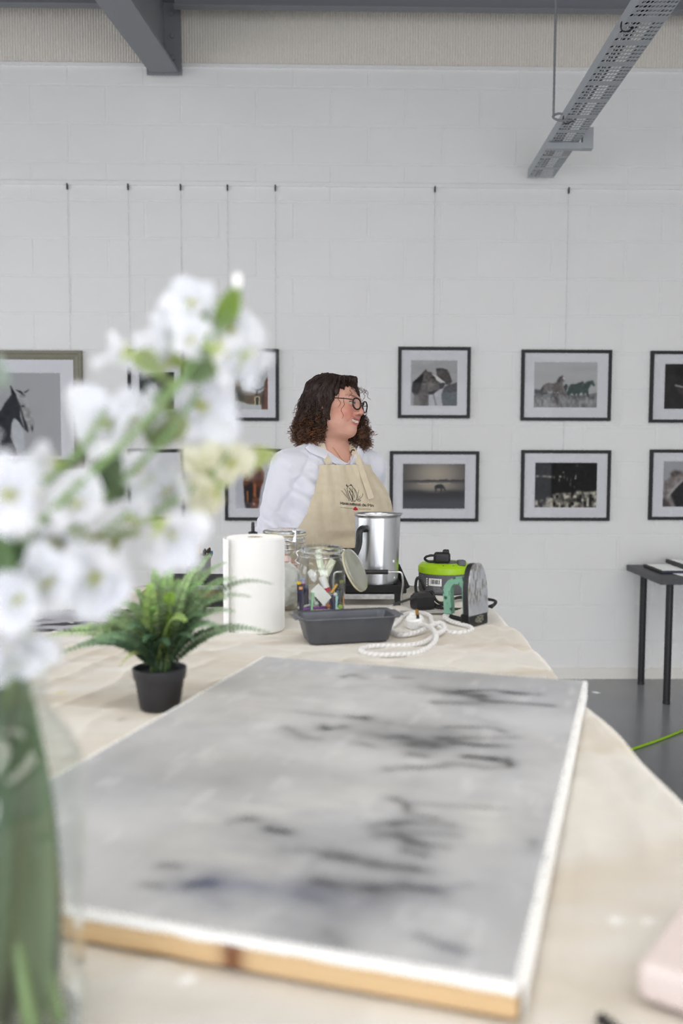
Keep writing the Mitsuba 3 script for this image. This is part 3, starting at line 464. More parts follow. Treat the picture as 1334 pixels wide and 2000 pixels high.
for a in (([(560, 1350), (700, 1340), (860, 1350)], .05, .20, (120, 120, 124)), ([(330, 1540), (520, 1500), (640, 1470)], .06, .16, (130, 130, 134)), ([(600, 1440), (760, 1430), (900, 1450)], .05, .32, (96, 96, 102)), ([(480, 1640), (700, 1640), (860, 1630)], .045, .24, (104, 104, 110)), ([(420, 1735), (640, 1750), (800, 1745)], .040, .34, (92, 96, 112)), ([(1010, 1480), (1040, 1640), (1010, 1800)], .05, .22, (140, 142, 152)), ([(240, 1560), (420, 1440), (560, 1360)], .05, .14, (138, 138, 140)), ([(930, 1400), (1020, 1440)], .03, .25, (120, 120, 128)),
    ([(700, 1560), (560, 1580), (420, 1590)], .05, .35, (216, 214, 208)), ([(700, 1390), (600, 1365), (520, 1330)], .04, .3, (214, 213, 210)), ([(940, 1590), (960, 1640)], .03, .35, (220, 216, 204)), ([(500, 1690), (380, 1660)], .04, .3, (214, 211, 203)), ([(900, 1800), (960, 1850)], .03, .25, (214, 214, 216)),
    ([(668, 1322), (690, 1318), (712, 1325)], .006, .55), ([(775, 1323), (800, 1324)], .006, .55), ([(820, 1340), (900, 1356), (960, 1372)], .022, .38), ([(890, 1352), (940, 1360)], .016, .8), ([(900, 1350), (960, 1348), (1050, 1357)], .006, .85), ([(940, 1368), (1000, 1372), (1078, 1379)], .005, .8), ([(990, 1352), (1020, 1356)], .007, .8), ([(850, 1372), (930, 1374)], .012, .45),
    ([(556, 1420), (590, 1438), (625, 1442)], .007, .4), ([(585, 1390), (650, 1398)], .008, .3), ([(628, 1423), (668, 1420)], .008, .8), ([(632, 1417), (640, 1424)], .007, .7), ([(680, 1399), (712, 1403)], .007, .95), ([(690, 1424), (760, 1440), (830, 1460)], .02, .35), ([(720, 1410), (800, 1418), (870, 1424)], .02, .3), ([(700, 1452), (735, 1460)], .01, .55),
    ([(790, 1440), (850, 1452), (870, 1440)], .022, .6), ([(815, 1452), (850, 1456)], .013, .9), ([(800, 1472), (830, 1476)], .010, .7), ([(870, 1420), (950, 1420), (985, 1430)], .005, .6), ([(860, 1440), (930, 1442), (1005, 1440)], .005, .6), ([(880, 1450), (940, 1456), (990, 1457)], .0055, .85), ([(905, 1478), (960, 1482)], .007, .95), ([(960, 1482), (1000, 1492)], .006, .7), ([(755, 1502), (820, 1500), (870, 1496)], .008, .7), ([(870, 1490), (960, 1500), (996, 1496)], .006, .5), ([(990, 1480), (996, 1496)], .005, .6),
    ([(770, 1560), (795, 1570), (800, 1590), (850, 1600)], .006, .6), ([(800, 1568), (900, 1575), (990, 1580)], .004, .4, (70, 74, 92)), ([(730, 1612), (800, 1605), (880, 1612)], .008, .5), ([(740, 1630), (780, 1632), (830, 1650)], .010, .6), ([(770, 1610), (800, 1650)], .010, .55), ([(800, 1625), (900, 1632)], .004, .45), ([(800, 1645), (880, 1656)], .004, .45),
    ([(450, 1605), (490, 1598)], .008, .4), ([(525, 1618), (566, 1626)], .008, .9), ([(480, 1600), (500, 1602)], .005, .5), ([(560, 1660), (640, 1664), (720, 1685)], .010, .45), ([(640, 1672), (760, 1690), (820, 1700)], .011, .6), ([(790, 1660), (830, 1670)], .006, .5),
    ([(320, 1690), (345, 1692)], .006, .55), ([(280, 1728), (310, 1730)], .006, .45), ([(370, 1728), (410, 1724)], .010, .85, (46, 50, 66)), ([(410, 1722), (500, 1730), (620, 1740)], .016, .4, (84, 92, 124)), ([(620, 1722), (680, 1732), (735, 1738)], .012, .85), ([(600, 1750), (680, 1775), (720, 1770)], .020, .45, (70, 74, 92)), ([(420, 1760), (440, 1766)], .010, .45, (80, 84, 108)), ([(730, 1735), (800, 1730), (860, 1745)], .008, .55), ([(790, 1730), (840, 1736)], .006, .6), ([(840, 1740), (910, 1730)], .005, .45, (70, 74, 100)), ([(560, 1790), (620, 1830)], .028, .3, (110, 114, 124)), ([(640, 1820), (660, 1840)], .012, .35), ([(820, 1830), (870, 1848), (905, 1858)], .007, .75, (60, 62, 78)), ([(1040, 1660), (1045, 1640)], .006, .3)): stroke(*a)
zt = ZC+.0008*(nfbm(q*60, 3, 40)-.5)
put('painted_canvas__canvas_face', mv((np.stack([gx, gy, zt], -1).reshape(-1, 3), gridfaces(nx, ny)), RC, PC), 'm_vc', True, color=C.reshape(-1, 3)); part('painted_canvas__canvas_face', 'grey white canvas with loose black and blue brush marks of horses')
hw, hl = cwid/2, clen/2
for i, (x0, x1, y0, y1) in enumerate(((-hw, hw, -hl, -hl+.045), (-hw, hw, hl-.045, hl), (-hw, -hw+.045, -hl+.045, hl-.045), (hw-.045, hw, -hl+.045, hl-.045))):
    put('painted_canvas__stretcher_bar', mv(bbox(x0+.001, x1-.001, y0+.001, y1-.001, ZT+.0045, ZC-.004, .0025), RC, PC), 'm_stretcher')
kn = on_z(448, 1864, ZC-.015); kv = np.array([kn[0], kn[1]])-CC; kx = kv@ex
mat('m_stretcher', proc(lambda p, n, uv: mikit.mix(mikit.mix(Lt(204, 172, 128), Lt(218, 188, 144), mikit.fbm((p.x*float(ex[0])+p.y*float(ex[1]))*6, p.z*160, p.y*3)), Lt(120, 74, 44),
    dr.exp(-dr.square(((p.x-CC[0])*float(ex[0])+(p.y-CC[1])*float(ex[1])-float(kx))/.012)))), .6)
# the turned-over canvas edge: a thin uneven white band round the top of the bars
e = .0035; nb = 160; ms = []
for a, b, nrm in (((-hw, -hl), (hw, -hl), (0, -1)), ((hw, -hl), (hw, hl), (1, 0)), ((hw, hl), (-hw, hl), (0, 1)), ((-hw, hl), (-hw, -hl), (-1, 0))):
    t = np.linspace(0, 1, nb)[:, None]; P = np.array(a)*(1-t)+np.array(b)*t; d = .0075+.005*(nfbm(np.stack([P[:, 0]*30, P[:, 1]*30, P[:, 0]*0], -1), 3, 3)-.5); nn = np.array(nrm, float)
    if nrm == (1, 0): d = d*0+.031
    G = np.stack([np.c_[P-nn*.004, np.full(nb, ZC+.0004)], np.c_[P+nn*e*.6, np.full(nb, ZC-.0002)], np.c_[P+nn*e, np.full(nb, ZC-.003)], np.c_[P+nn*e, ZC-d]], 1)
    ms.append((G.reshape(-1, 3), gridfaces(nb, 4)))
put('painted_canvas__turned_edge', mv(cat(*ms), RC, PC), 'm_white', 50)
tag('painted_canvas', 'large grey painting of running horses on a stretched canvas, lying in the foreground', 'painting')
# second painted sheet, far left of the table
P4 = [on_z(x, y, ZT+.006) for x, y in ((-60, 1196), (300, 1190), (262, 1226), (-110, 1236))]
g, h = np.meshgrid(np.linspace(0, 1, 90), np.linspace(0, 1, 50), indexing='ij'); g_, h_ = g[..., None], h[..., None]
Vs = (P4[0]*(1-g_)+P4[1]*g_)*(1-h_)+(P4[3]*(1-g_)+P4[2]*g_)*h_; Vs[..., 2] = ZT+.007+.002*nfbm(np.stack([g*5, h*5, g*0], -1), 2, 4)
q = np.stack([g*5, h*3, g*0], -1); C = Larr(np.array([178, 178, 186]))*(.7+.6*nfbm(q, 4, 2)[..., None]); m = np.clip((nfbm(q*np.array([1, 2.2, 1])+3, 4, 6)-.5)*9, 0, 1)[..., None]*.93; C = C*(1-m)+m*Larr(np.array([38, 36, 40]))
vv, ff = shell(Vs[::-1], .004); put('painted_sheet', (vv, ff), 'm_vc', False, color=np.vstack([C[::-1].reshape(-1, 3)]*2)); tag('painted_sheet', 'flat sheet with swirling black and grey paint, behind the fern at left', 'painting')
# pink block at the right front corner
pb = on_z(1240, 1930, ZT+.016); ud = unit((.60, .80, 0)); vd = np.array([.80, -.60, 0]); pc_ = pb*[1, 1, 0]+ud*.10+vd*.07+[0, 0, ZT+.0225]
mat('m_pink', L(216, 202, 198), .6); put('pink_box', mv(rbox(.20, .14, .034, .009), np.stack([ud, -vd, (0, 0, 1)], 1), pc_), 'm_pink', 40); tag('pink_box', 'blurred pale pink block at the right front edge of the table', 'box')
pk = on_z(1168, 2004, ZT); put('brush_stub', mv(tube(spline([(0, 0, 0), (.012, -.03, .001), (.02, -.09, 0)], 12), [.005]*12, 8), None, (pk[0], pk[1]-.004, ZT+.0095)), 'm_black', True); tag('brush_stub', 'black end of a brush handle at the bottom edge of the picture', 'brush')
# ---------------------------------------------------------------- desk at the right wall
ZD = .735; d_bl, d_fl = on_z(1225, 1103, ZD), on_z(1288.5, 1130.5, ZD); x0 = (d_bl[0]+d_fl[0])/2; y0, y1 = d_fl[1], d_bl[1]
put('side_desk__tabletop', bbox(x0, x0+1.2, y0, y1, ZD-.034, ZD, .0015), 'm_desk')
for y in (y0+.085, y1-.075):
    for x in (x0+.085, x0+1.115):
        put('side_desk__leg', lathe([(0, ZD-.034), (.0215, ZD-.034), (.0215, .028), (.019, .027), (.019, .02), (.0205, .018), (.0205, 0), (0, 0)], 20), 'm_black', 40) if False else put('side_desk__leg', mv(lathe([(0, 0), (.0205, 0), (.0205, .018), (.019, .02), (.0195, .027), (.0205, .03), (.0205, ZD-.034), (0, ZD-.034)], 20), None, (x, y, 0)), 'm_black', 40)
tag('side_desk', 'dark grey desk with round black legs against the far wall at right', 'desk')
def album(x, y, a, w, d, t, label, z=ZD, lean=0):
    k = fresh('album'); R = rot(a)@rot(lean, 'y'); t0 = (x, y, z+.001)
    put(k+'__cover', mv(cat(bbox(0, w, 0, d, 0, .003, .001), bbox(0, w, 0, d, t-.003, t, .001), bbox(-.004, .003, 0, d, 0, t, .0015)), R, t0), 'm_black')
    put(k+'__pages', mv(bbox(.004, w-.006, .004, d-.004, .003, t-.003, .0008), R, t0), 'm_navy'); put(k+'__sheet', mv(bbox(.012, w-.008, .004, d-.01, t+.0002, t+.0012, .0003), R, t0), 'm_paper')
    return tag(k, label, 'album')
mat('m_navy', L(58, 60, 92), .6)
album(x0+.075, y0+.20, 0, .21, .30, .016, 'slim black album at the left end of the side desk'); album(x0+.228, y0+.25, 0, .24, .30, .024, 'thicker black album on the side desk, leaning on the slim one', ZD+.0185, math.radians(4.6))
pp = on_z(1334, 1122, ZD+.002); put('loose_print', mv(bbox(-.04, .16, -.1, .05, 0, .001, .0003), rot(.12), (pp[0], pp[1], ZD+.0015)), 'm_paper'); tag('loose_print', 'loose white sheet on the side desk in front of the albums', 'paper')
# green cable and paper scrap on the floor
pts = [on_z(x, y, .008) for x, y in ((1500, 1390), (1400, 1406), (1334, 1426), (1300, 1440), (1252, 1457), (1180, 1490))]; put('green_cable', tube(spline(pts, 60), .0065, 8), mat('m_lime', L(140, 178, 28), .45) or 'm_lime', True); tag('green_cable', 'lime green cable lying on the grey floor at right', 'cable')
p = on_z(1164, 1353, .002); put('paper_scrap', mv(bbox(-.014, .016, -.02, .02, 0, .004, .001), rot(.5), (p[0], p[1], .001)), 'm_paper'); tag('paper_scrap', 'tiny white scrap on the grey floor by the skirting', 'scrap')
# ---------------------------------------------------------------- things on the far half of the table
def spin(m, p, a=0, tilt=None): return mv(m, rot(a) if tilt is None else tilt, p)
# paper towel roll
pr = on_z(497, 1240, ZT+.002); rr = .0735; cy = pr[1]+rr; cx = at(499, 1150, cy)[0]; hh = at(499, 1048, cy)[2]-ZT-.002
prof = [(.019, 0), (rr-.003, 0), (rr, .003), (rr, hh-.004), (rr-.004, hh), (.045, hh+.0008), (.021, hh), (.0195, hh-.002), (.0195, .002), (.019, 0)]
put('paper_towel_roll__roll', mv(lathe(prof, 72), None, (cx, cy, ZT+.002)), 'm_paper', 40)
core = lathe([(.0175, .001), (.0192, .001), (.0192, hh-.001), (.0175, hh-.001), (.0175, .001)], 30); put('paper_towel_roll__core', mv(core, None, (cx, cy, ZT+.002)), 'm_card', 40); mat('m_card', L(190, 170, 140), .8)
th = np.linspace(math.radians(226), math.radians(140), 30); R_ = rr+.0012+.013*np.clip((th-math.radians(150))/1.33, 0, 1)**1.4
zz = np.linspace(.001, hh-.001, 8); G = np.stack([np.stack([cx+R_*np.cos(th), cy+R_*np.sin(th), 0*th+ZT+.002+z], 1) for z in zz], 1); put('paper_towel_roll__loose_sheet', shell(G, .0008), 'm_paper', True)
tag('paper_towel_roll', 'thick white paper towel roll standing on end behind the fern', 'paper towel roll')
# dark-tipped bottle behind it
b = at(494, 1042, cy+.16); put('glue_bottle__body', mv(lathe([(0, 0), (.024, 0), (.026, .004), (.026, .16), (.02, .185), (.012, .195), (0, .196)], 32), None, (b[0], b[1], ZT+.002)), 'm_white', 40); zb = at(494, 1042, b[1])[2]
put('glue_bottle__cap', mv(lathe([(0, 0), (.012, 0), (.0125, .008), (.005, .010), (.0045, .032), (.003, .035), (0, .035)], 24), None, (b[0], b[1], zb-.004)), 'm_black', 40); put('glue_bottle__neck', rod((b[0], b[1], ZT+.19), (b[0], b[1], zb), .008, 14), 'm_white', 40); tag('glue_bottle', 'white bottle with a black nozzle, just showing above the paper towel roll', 'bottle')
# clip-top jars
mat('m_seal', L(206, 200, 170), .5); mat('m_lid', L(205, 208, 186), .12, two=False, spec_trans=.62, eta=1.5) if False else scene.__setitem__('m_lid', {'type': 'principled', 'base_color': rgb(L(214, 216, 196)), 'roughness': .16, 'spec_trans': .6, 'eta': 1.5}); scene['m_jar'] = {'type': 'thindielectric', 'int_ior': 1.5, 'specular_transmittance': rgb((.95, .965, .955))}
def jar(key, x, y, r, h, label, open_lid):
    R = r; nk = r*.80; p = np.array([x, y, ZT+.002]); zn = h-.034
    body = [(0, .004), (R*.72, .0035), (R*.93, .006), (R, .02), (R*1.005, .05), (R, zn-.035), (R*.97, zn-.018), (nk+.004, zn-.002), (nk, zn+.004), (nk, h-.012)]
    put(key+'__body', mv(lathe(spline(body, 50)*[1, 1], 64), None, p), 'm_jar', True)
    ring = lambda z, rad, t: tube(np.stack([x+rad*np.cos(a_), y+rad*np.sin(a_), 0*a_+p[2]+z], 1), t, 12)
    a_ = np.linspace(0, 2*PI, 65)
    put(key+'__rim', mv(lathe([(nk-.003, h-.014), (nk+.003, h-.016), (nk+.006, h-.012), (nk+.007, h-.006), (nk+.004, h-.001), (nk, h), (nk-.0035, h-.003), (nk-.003, h-.014)], 64), None, p), 'm_glass', True)
    put(key+'__base', mv(lathe([(0, 0), (R*.80, 0), (R*.9, .002), (R*.92, .0045), (R*.7, .0028), (0, .0032)], 64), None, p), 'm_glass', True)
    put(key+'__wire_band', ring(zn+.008, nk+.0035, .0016), 'm_chrome', True)
    lid = lathe([(0, 0), (nk-.006, 0), (nk-.003, .002), (nk-.003, .006), (nk+.007, .006), (nk+.0085, .009), (nk+.007, .013), (nk-.006, .016), (nk*.6, .0145), (nk*.3, .0165), (0, .016)], 64)
    seal = lathe([(nk-.002, .001), (nk+.008, .001), (nk+.009, .0035), (nk+.008, .006), (nk-.002, .006), (nk-.002, .001)], 64)
    if open_lid:
        A = np.array([x+nk+.006, y-.006, p[2]+h-.02]); n_ = unit((.86, -.30, .42)); B = look_basis(n_); c = A+np.array([.0215, -.004, -.048])+n_*.006
        B = np.stack([np.cross(B[:, 1], n_), B[:, 1], n_], 1)
    else: c, B = p+[0, 0, h-.0055], np.eye(3); A = None
    put(key+'__lid', mv(lid, B, c), 'm_lid' if open_lid else 'm_glass', 35); put(key+'__seal', mv(seal, B, c), 'm_seal', True)
    def wire(pts, t=.0016): return tube(spline(pts, 30), t, 8)
    if open_lid:
        put(key+'__clip', wire([A+[-.008, 0, .0], A+[.004, -.004, .012], A+[.012, -.002, .006], A+[.008, 0, -.008], A+[.012, -.004, -.022], A+[.026, -.006, -.03]], .0021), 'm_chrome', True); put(key+'__clip', wire([A+[-.004, .008, -.004], A+[.008, .006, .004], A+[.014, .006, -.006], A+[.018, .004, -.022]], .0018), 'm_chrome', True)
        L_ = np.array([x-nk-.006, y-.005, p[2]+h-.02]); put(key+'__clip', wire([L_+[0, -.01, .010], L_+[-.007, -.012, .002], L_+[-.004, -.012, -.008], L_+[-.010, -.012, -.016], L_+[-.002, -.02, -.022], L_+[-.018, -.016, -.026]], .0019), 'm_chrome', True)
    else:
        f = np.array([x, y-nk-.008, p[2]+h-.01]); put(key+'__clip', mv(bbox(-.0055, .0055, -.003, .003, -.016, .02, .002), rot(-.12, 'x'), f+[nk*.55, .010, .004]), 'm_chrome'); put(key+'__clip', wire([f+[-nk*.5, .012, -.028], f+[-nk*.2, -.002, -.03], f+[nk*.5, .002, -.03], f+[nk*.9, .03, -.026]]), 'm_chrome', True)
        put(key+'__clip', wire([f+[-nk*.55, .014, -.03], f+[-nk*.5, .004, -.012], f+[nk*.5, .006, -.012], f+[nk*.6, .014, -.03]]), 'm_chrome', True)
    tag(key, label, 'jar')
jf = on_z(627, 1212, ZT+.002); JR = .0655; JX, JY = jf[0], jf[1]+JR*.8; JX = at(627, 1150, JY)[0]; JH = at(627, 1067, JY)[2]-ZT-.002
jar('clip_top_jar', JX, JY, JR, JH, 'open clip top glass jar full of crayons and pens, in front', True)
BY = JY+.14; BX = at(556, 1100, BY)[0]; BH = at(556, 1041, BY)[2]-ZT-.002
jar('clip_top_jar_001', BX, BY, .068, BH, 'closed clip top glass jar half hidden behind the paper towel roll', False)
# contents of the front jar
zb = ZT+.0085; rj = rng(12)
def jp(cx_, cy_, d=0.):    # a point inside the jar: where it is seen, and how far in front (-) or behind (+) of the jar's axis
    return at(570+cx_/11.117, 1060+cy_/11.117, JY+d)
def stick(name, p0, p1, r, col, label, catg, r2=None, tip=None, grp=None, mm='m_vc_satin', sides=14):
    k = fresh(name); p0, p1 = np.array(p0), np.array(p1); u = unit(p1-p0)
    if tip is None: put(k, rod(p0, p1, r, sides, r2), mm, 40 if False else False, color=L(*col))
    else:
        put(k+'__barrel', rod(p0, p1-u*tip[0], r, sides, r2), mm, False, color=L(*col)); put(k+'__'+tip[2], rod(p1-u*tip[0], p1, tip[3] if len(tip) > 3 else r, sides, tip[4] if len(tip) > 4 else None), mm, False, color=L(*tip[1]))
    return tag(k, label, catg, grp)
stick('glue_stick', jp(560, 210, .012), jp(690, 730, -.012), .0095, (214, 222, 200), 'tall translucent pale green tube leaning upright in the front jar', 'glue stick', None, (.0001, (214, 222, 200), 'end'))
k = 'glue_stick'; a_, b_ = jp(655, 730, -.013), jp(745, 985, -.018); put(k+'__collar', rod(a_, b_, .0105, 18, .0100), 'm_vc_satin', False, color=L(238, 238, 236)); c_ = b_+unit(b_-a_)*.011; put(k+'__red_band', rod(b_, c_, .0098, 18), 'm_vc_satin', False, color=L(176, 44, 52))
stick('glue_stick', jp(900, 370, .018), jp(745, 700, .016), .0092, (226, 228, 204), 'pale yellow tube leaning right in the front jar', 'glue stick', .0092, (.004, (238, 238, 232), 'end'))
e0, e1, e2, e3 = jp(590, 890, -.040), jp(860, 1185, -.038), jp(690, 1370, -.040), jp(410, 1060, -.043)
Vc = np.array([[e0, e1], [e3, e2]]); Vg = np.array([[(Vc[0, 0]*(1-s)+Vc[0, 1]*s)*(1-t)+(Vc[1, 0]*(1-s)+Vc[1, 1]*s)*t+np.array([0, .002*math.sin(s*3), 0]) for s in np.linspace(0, 1, 8)] for t in np.linspace(0, 1, 8)]); put('eraser', shell(Vg, .006), 'm_white', 40); tag('eraser', 'flat white eraser block propped against the glass of the front jar', 'eraser')
for (x0_, y0_, x1_, y1_, d0, d1, r, col, lab) in (
    (462, 1080, 432, 1470, -.045, -.044, .0034, (150, 214, 168), 'mint green crayon standing at the front of the jar, below the eraser'),
    (975, 1160, 960, 1450, -.036, -.034, .0033, (170, 218, 222), 'light blue crayon standing at right of the eraser'),
    (980, 900, 855, 1090, -.02, -.025, .0036, (214, 160, 52), 'ochre yellow crayon leaning right of the red band'),
    (470, 1415, 775, 1410, -.042, -.030, .0040, (112, 44, 130), 'purple crayon with pale wrapper lying at the bottom of the jar'),
    (130, 1420, 400, 1350, -.028, -.03, .0036, (196, 198, 186), 'pale grey crayon lying at the bottom left of the jar'),
    (250, 1440, 430, 1430, -.036, -.04, .0040, (120, 70, 150), 'violet crayon end at the bottom of the jar'),
    (1115, 1160, 1115, 1370, -.012, -.014, .0022, (206, 150, 60), 'thin orange pencil at the right wall of the jar'),
    (900, 1130, 910, 1440, -.024, -.022, .0046, (44, 48, 84), 'dark navy crayon standing near the light blue one'),
    (860, 1150, 850, 1440, -.02, -.018, .0042, (64, 40, 84), 'dark violet crayon standing behind the white eraser'),
    (330, 1000, 325, 1430, -.026, -.024, .0050, (52, 50, 74), 'dark slate pen standing at left in the jar'),
    (230, 980, 228, 1400, -.03, -.028, .0058, (50, 48, 80), 'dark indigo marker standing at far left in the jar'),
    (1060, 1000, 1050, 1400, -.008, -.006, .0045, (78, 80, 86), 'grey pencil standing at the right in the jar'),
    (1000, 1040, 985, 1400, .0, .0, .0045, (120, 160, 170), 'grey blue crayon standing behind the light blue one'),
    (380, 1240, 400, 1440, -.02, -.02, .0045, (150, 160, 172), 'grey blue chalk standing low behind the mint crayon')):
    stick('crayon', jp(x0_, y0_, d0), jp(x1_, y1_, d1), r, col, lab, 'crayon', r*.8 if r < .0036 else None, grp='crayons and pens in the front jar')
for i_ in range(16):
    x_, y_ = 150+rj.uniform(0, 930), 1240+rj.uniform(-60, 190); d_ = rj.uniform(-.02, .03); dx_ = rj.uniform(-110, 110); dy_ = rj.uniform(-150, 40); col = [(46, 48, 76), (70, 44, 90), (36, 36, 42), (90, 96, 110), (120, 62, 50), (60, 100, 110), (150, 130, 96), (44, 70, 56)][i_ % 8]
    x2_ = np.clip(x_+dx_, 150, 1090); p_, q2_ = jp(x_, min(y_, 1425), d_), jp(x2_, min(y_+dy_, 1425), d_+.004)
    stick('crayon', p_, q2_, .0042, col, ('dark navy', 'plum', 'black', 'slate grey', 'rust', 'teal', 'ochre grey', 'dark green')[i_ % 8]+(' crayon' if i_ < 8 else ' short crayon')+' buried in the pile inside the front jar', 'crayon', .0036, grp='crayons and pens in the front jar')
for (x, y, d, r, col, capc, lab) in ((157, 850, -.022, .0062, (52, 50, 70), (238, 206, 36), 'yellow capped marker at left in the jar'), (240, 770, .006, .0066, (60, 60, 80), (150, 178, 208), 'blue capped marker at left in the jar'), (245, 835, -.012, .0054, (60, 50, 80), (214, 160, 210), 'pink capped marker beside the yellow one'), (195, 960, -.036, .0052, (52, 50, 80), (234, 168, 112), 'peach capped marker below the yellow one'), (1080, 820, .002, .0055, (96, 98, 104), (150, 160, 70), 'olive capped marker at the right wall of the jar'), (310, 930, -.01, .0058, (56, 56, 70), (104, 110, 124), 'slate capped marker in the middle left of the jar')):
    p = jp(x, y, d); q_ = np.array([p[0]+.002, p[1]+.004, zb+.004]); k = fresh('marker'); u = unit(q_-p); put(k+'__barrel', rod(p+u*.006, q_, r, 16), 'm_vc_satin', False, color=L(*col)); put(k+'__cap_end', rod(p, p+u*.006, r*1.03, 16), 'm_vc_satin', False, color=L(*capc)); tag(k, lab, 'marker', 'markers in the front jar')
for (x, y, d, r, col, lab, nm) in ((1045, 1390, -.03, .0065, (150, 196, 56), 'lime green ball at the bottom right of the jar', 'ball'), (945, 1120, -.030, .0058, (220, 220, 216), 'white ball beside the light blue crayon', 'ball'), (785, 1370, -.034, .0062, (178, 112, 58), 'brown orange ball below the eraser', 'ball'), (525, 1320, -.026, .0075, (196, 214, 204), 'pale mint ball below the eraser', 'ball')):
    p = jp(x, y, d); s_m = trimesh.creation.icosphere(2, r); k = fresh(nm); put(k, (np.array(s_m.vertices)*[1, 1, .94]+p, np.array(s_m.faces)), 'm_vc_satin', True, color=L(*col)); tag(k, lab, 'ball', 'small balls in the front jar')
m = trimesh.creation.icosphere(3, 1.); v = np.array(m.vertices); w = nfbm(v*1.6+4, 3, 3); v = v*(.6+.9*w[:, None])*[.010, .008, .017]; put('crumpled_tissue', (v@rot(-.5, 'y').T+jp(465, 720, .004), np.array(m.faces)), 'm_white', True); tag('crumpled_tissue', 'twisted white tissue scrap above the crayons in the front jar', 'tissue')
sp = np.linspace(0, 4*PI, 60); pp = jp(760, 450, .03); put('rubber_band', tube(np.stack([pp[0]+.010*np.cos(sp*.5), pp[1]+.006*np.sin(sp), pp[2]+.014*np.sin(sp*.5)], 1), .0012, 6), 'm_card', True); tag('rubber_band', 'pale rubber band hanging between the two tubes in the jar', 'rubber band')
m = trimesh.creation.icosphere(4, 1.); v = np.array(m.vertices); v = v*(.72+.55*nfbm(v*2.2+1, 4, 9)[:, None]); v = v*[.058, .056, .062]; v = np.clip(v, [-.06, -.06, -.056], [.06, .06, .08]); put('plastic_bag', (v+[BX, BY, ZT+.068], np.array(m.faces)), 'm_bag', True); mat('m_bag', L(226, 226, 222), .4); tag('plastic_bag', 'crumpled white bag inside the closed jar', 'bag')
# tabletop griddle with splash guard
gy0, gy1 = 2.73, 3.00; gx0, gx1 = at(650, 1150, gy0)[0], at(790, 1150, gy0)[0]; gz = ZT+.054
put('griddle__plate', cat(bbox(gx0, gx1, gy0, gy1, gz-.012, gz, .003), bbox(gx0-.004, gx1+.006, gy0-.004, gy0+.006, gz-.018, gz+.006, .003)), 'm_black_soft')
zl, zr_ = at(672, 1071, gy1)[2], at(783, 1101, gy1)[2]
put('griddle__splash_guard', cat(shell(np.array([[[gx1, gy0, gz-.004], [gx1, gy1, gz-.006]], [[gx1+.014, gy0, gz+.004], [gx1+.002, gy1-.004, zr_]]]), .004), shell(np.array([[[gx0, gy1, gz-.006], [gx0+.5*(gx1-gx0), gy1, gz-.006], [gx1, gy1, gz-.006]], [[gx0-.004, gy1+.010, zl], [gx0+.5*(gx1-gx0), gy1+.010, zl], [gx1, gy1+.008, zr_]]])[::-1], .004), shell(np.array([[[gx0, gy1, gz-.006], [gx0, gy0, gz-.006]], [[gx0-.004, gy1-.006, zl-.02], [gx0-.010, gy0, gz+.004]]]), .004)), 'm_black_soft')
put('griddle__drip_tray', cat(bbox(gx0-.006, gx1-.03, gy0-.008, gy1-.04, gz-.030, gz-.024, .001), bbox(gx0-.006, gx1-.03, gy0-.010, gy0-.006, gz-.034, gz-.019, .001)), 'm_alu_worn'); mat('m_alu_worn', proc(lambda p, n, uv: mikit.mix(Lt(150, 150, 152), Lt(214, 214, 214), mikit.fbm(p.x*90, p.y*90, p.z*90))), .5, metal=.3)
for x in (gx0+.02, gx1-.018):
    for y in (gy0+.006, gy1-.03):
        t = np.array([[-.012, -.008], [.012, -.008], [.012, .008], [-.012, .008]]); hul = trimesh.convex.convex_hull(np.vstack([np.c_[t*1.2, np.full(4, gz-.012)], np.c_[t*.72, np.full(4, ZT+.002)]])+[x, y, 0]); put('griddle__leg', (np.array(hul.vertices), np.array(hul.faces)), 'm_black')
hb = 2.685; hz = at(720, 1117, hb)[2]; hx0, hx1 = at(652, 1117, hb)[0], at(786, 1117, hb)[0]; r_ = .009
bail = spline([(hx0, hb+.02, ZT+.006), (hx0, hb+.004, ZT+.05), (hx0+.001, hb, hz-r_), (hx0+.004, hb, hz-.002), (hx0+r_*1.3, hb, hz), (hx0+.05, hb, hz), (hx1-.05, hb, hz), (hx1-r_*1.3, hb, hz), (hx1-.004, hb, hz-.002), (hx1-.001, hb, hz-r_), (hx1, hb+.004, ZT+.05), (hx1, hb+.02, ZT+.006)], 120)
put('griddle__bail', tube(bail, .0032, 10), 'm_chrome', True); put('griddle__grip', rod((at(668, 1117, hb)[0], hb, hz), (at(758, 1117, hb)[0], hb, hz), .0068, 18), 'm_black', 40)
tag('griddle', 'black tabletop hot plate with splash guard and wire handle, under the metal jug', 'hot plate')
# metal pouring jug
jb = on_z(737, 1146, gz); jr = .0645; jx, jy = jb[0], jb[1]+jr; jx = at(735.5, 1080, jy)[0]; jz = gz+.0015; jh = at(735, 1003.5, jy)[2]-jz
pr_ = [(0, 0), (jr-.004, 0), (jr, .003), (jr, jh-.010), (jr+.001, jh-.006), (jr+.0034, jh-.001), (jr+.003, jh+.001), (jr-.001, jh-.003), (jr-.0022, jh-.010), (jr-.0022, .004), (0, .003)]
v, f = lathe(pr_, 96); spm = (v[:, 2] > jh-.03); an = np.arctan2(v[:, 1], v[:, 0]); v[:, :2] *= (1+np.where(spm, .16*np.exp(-((an-.15)/.28)**2)*np.clip((v[:, 2]-jh+.03)/.03, 0, 1), 0))[:, None]
mat('m_jug', proc(lambda p, n, uv: mikit.mix(Lt(196, 197, 200), Lt(222, 222, 223), mikit.fbm(p.x*30, p.y*30, p.z*4))), .27, metal=1., bump=lambda p, n, uv: mikit.noise(p.x*20, p.y*20, p.z*900), bump_scale=.00002)
put('metal_jug__body', mv((v, f), None, (jx, jy, jz)), 'm_jug', 35)
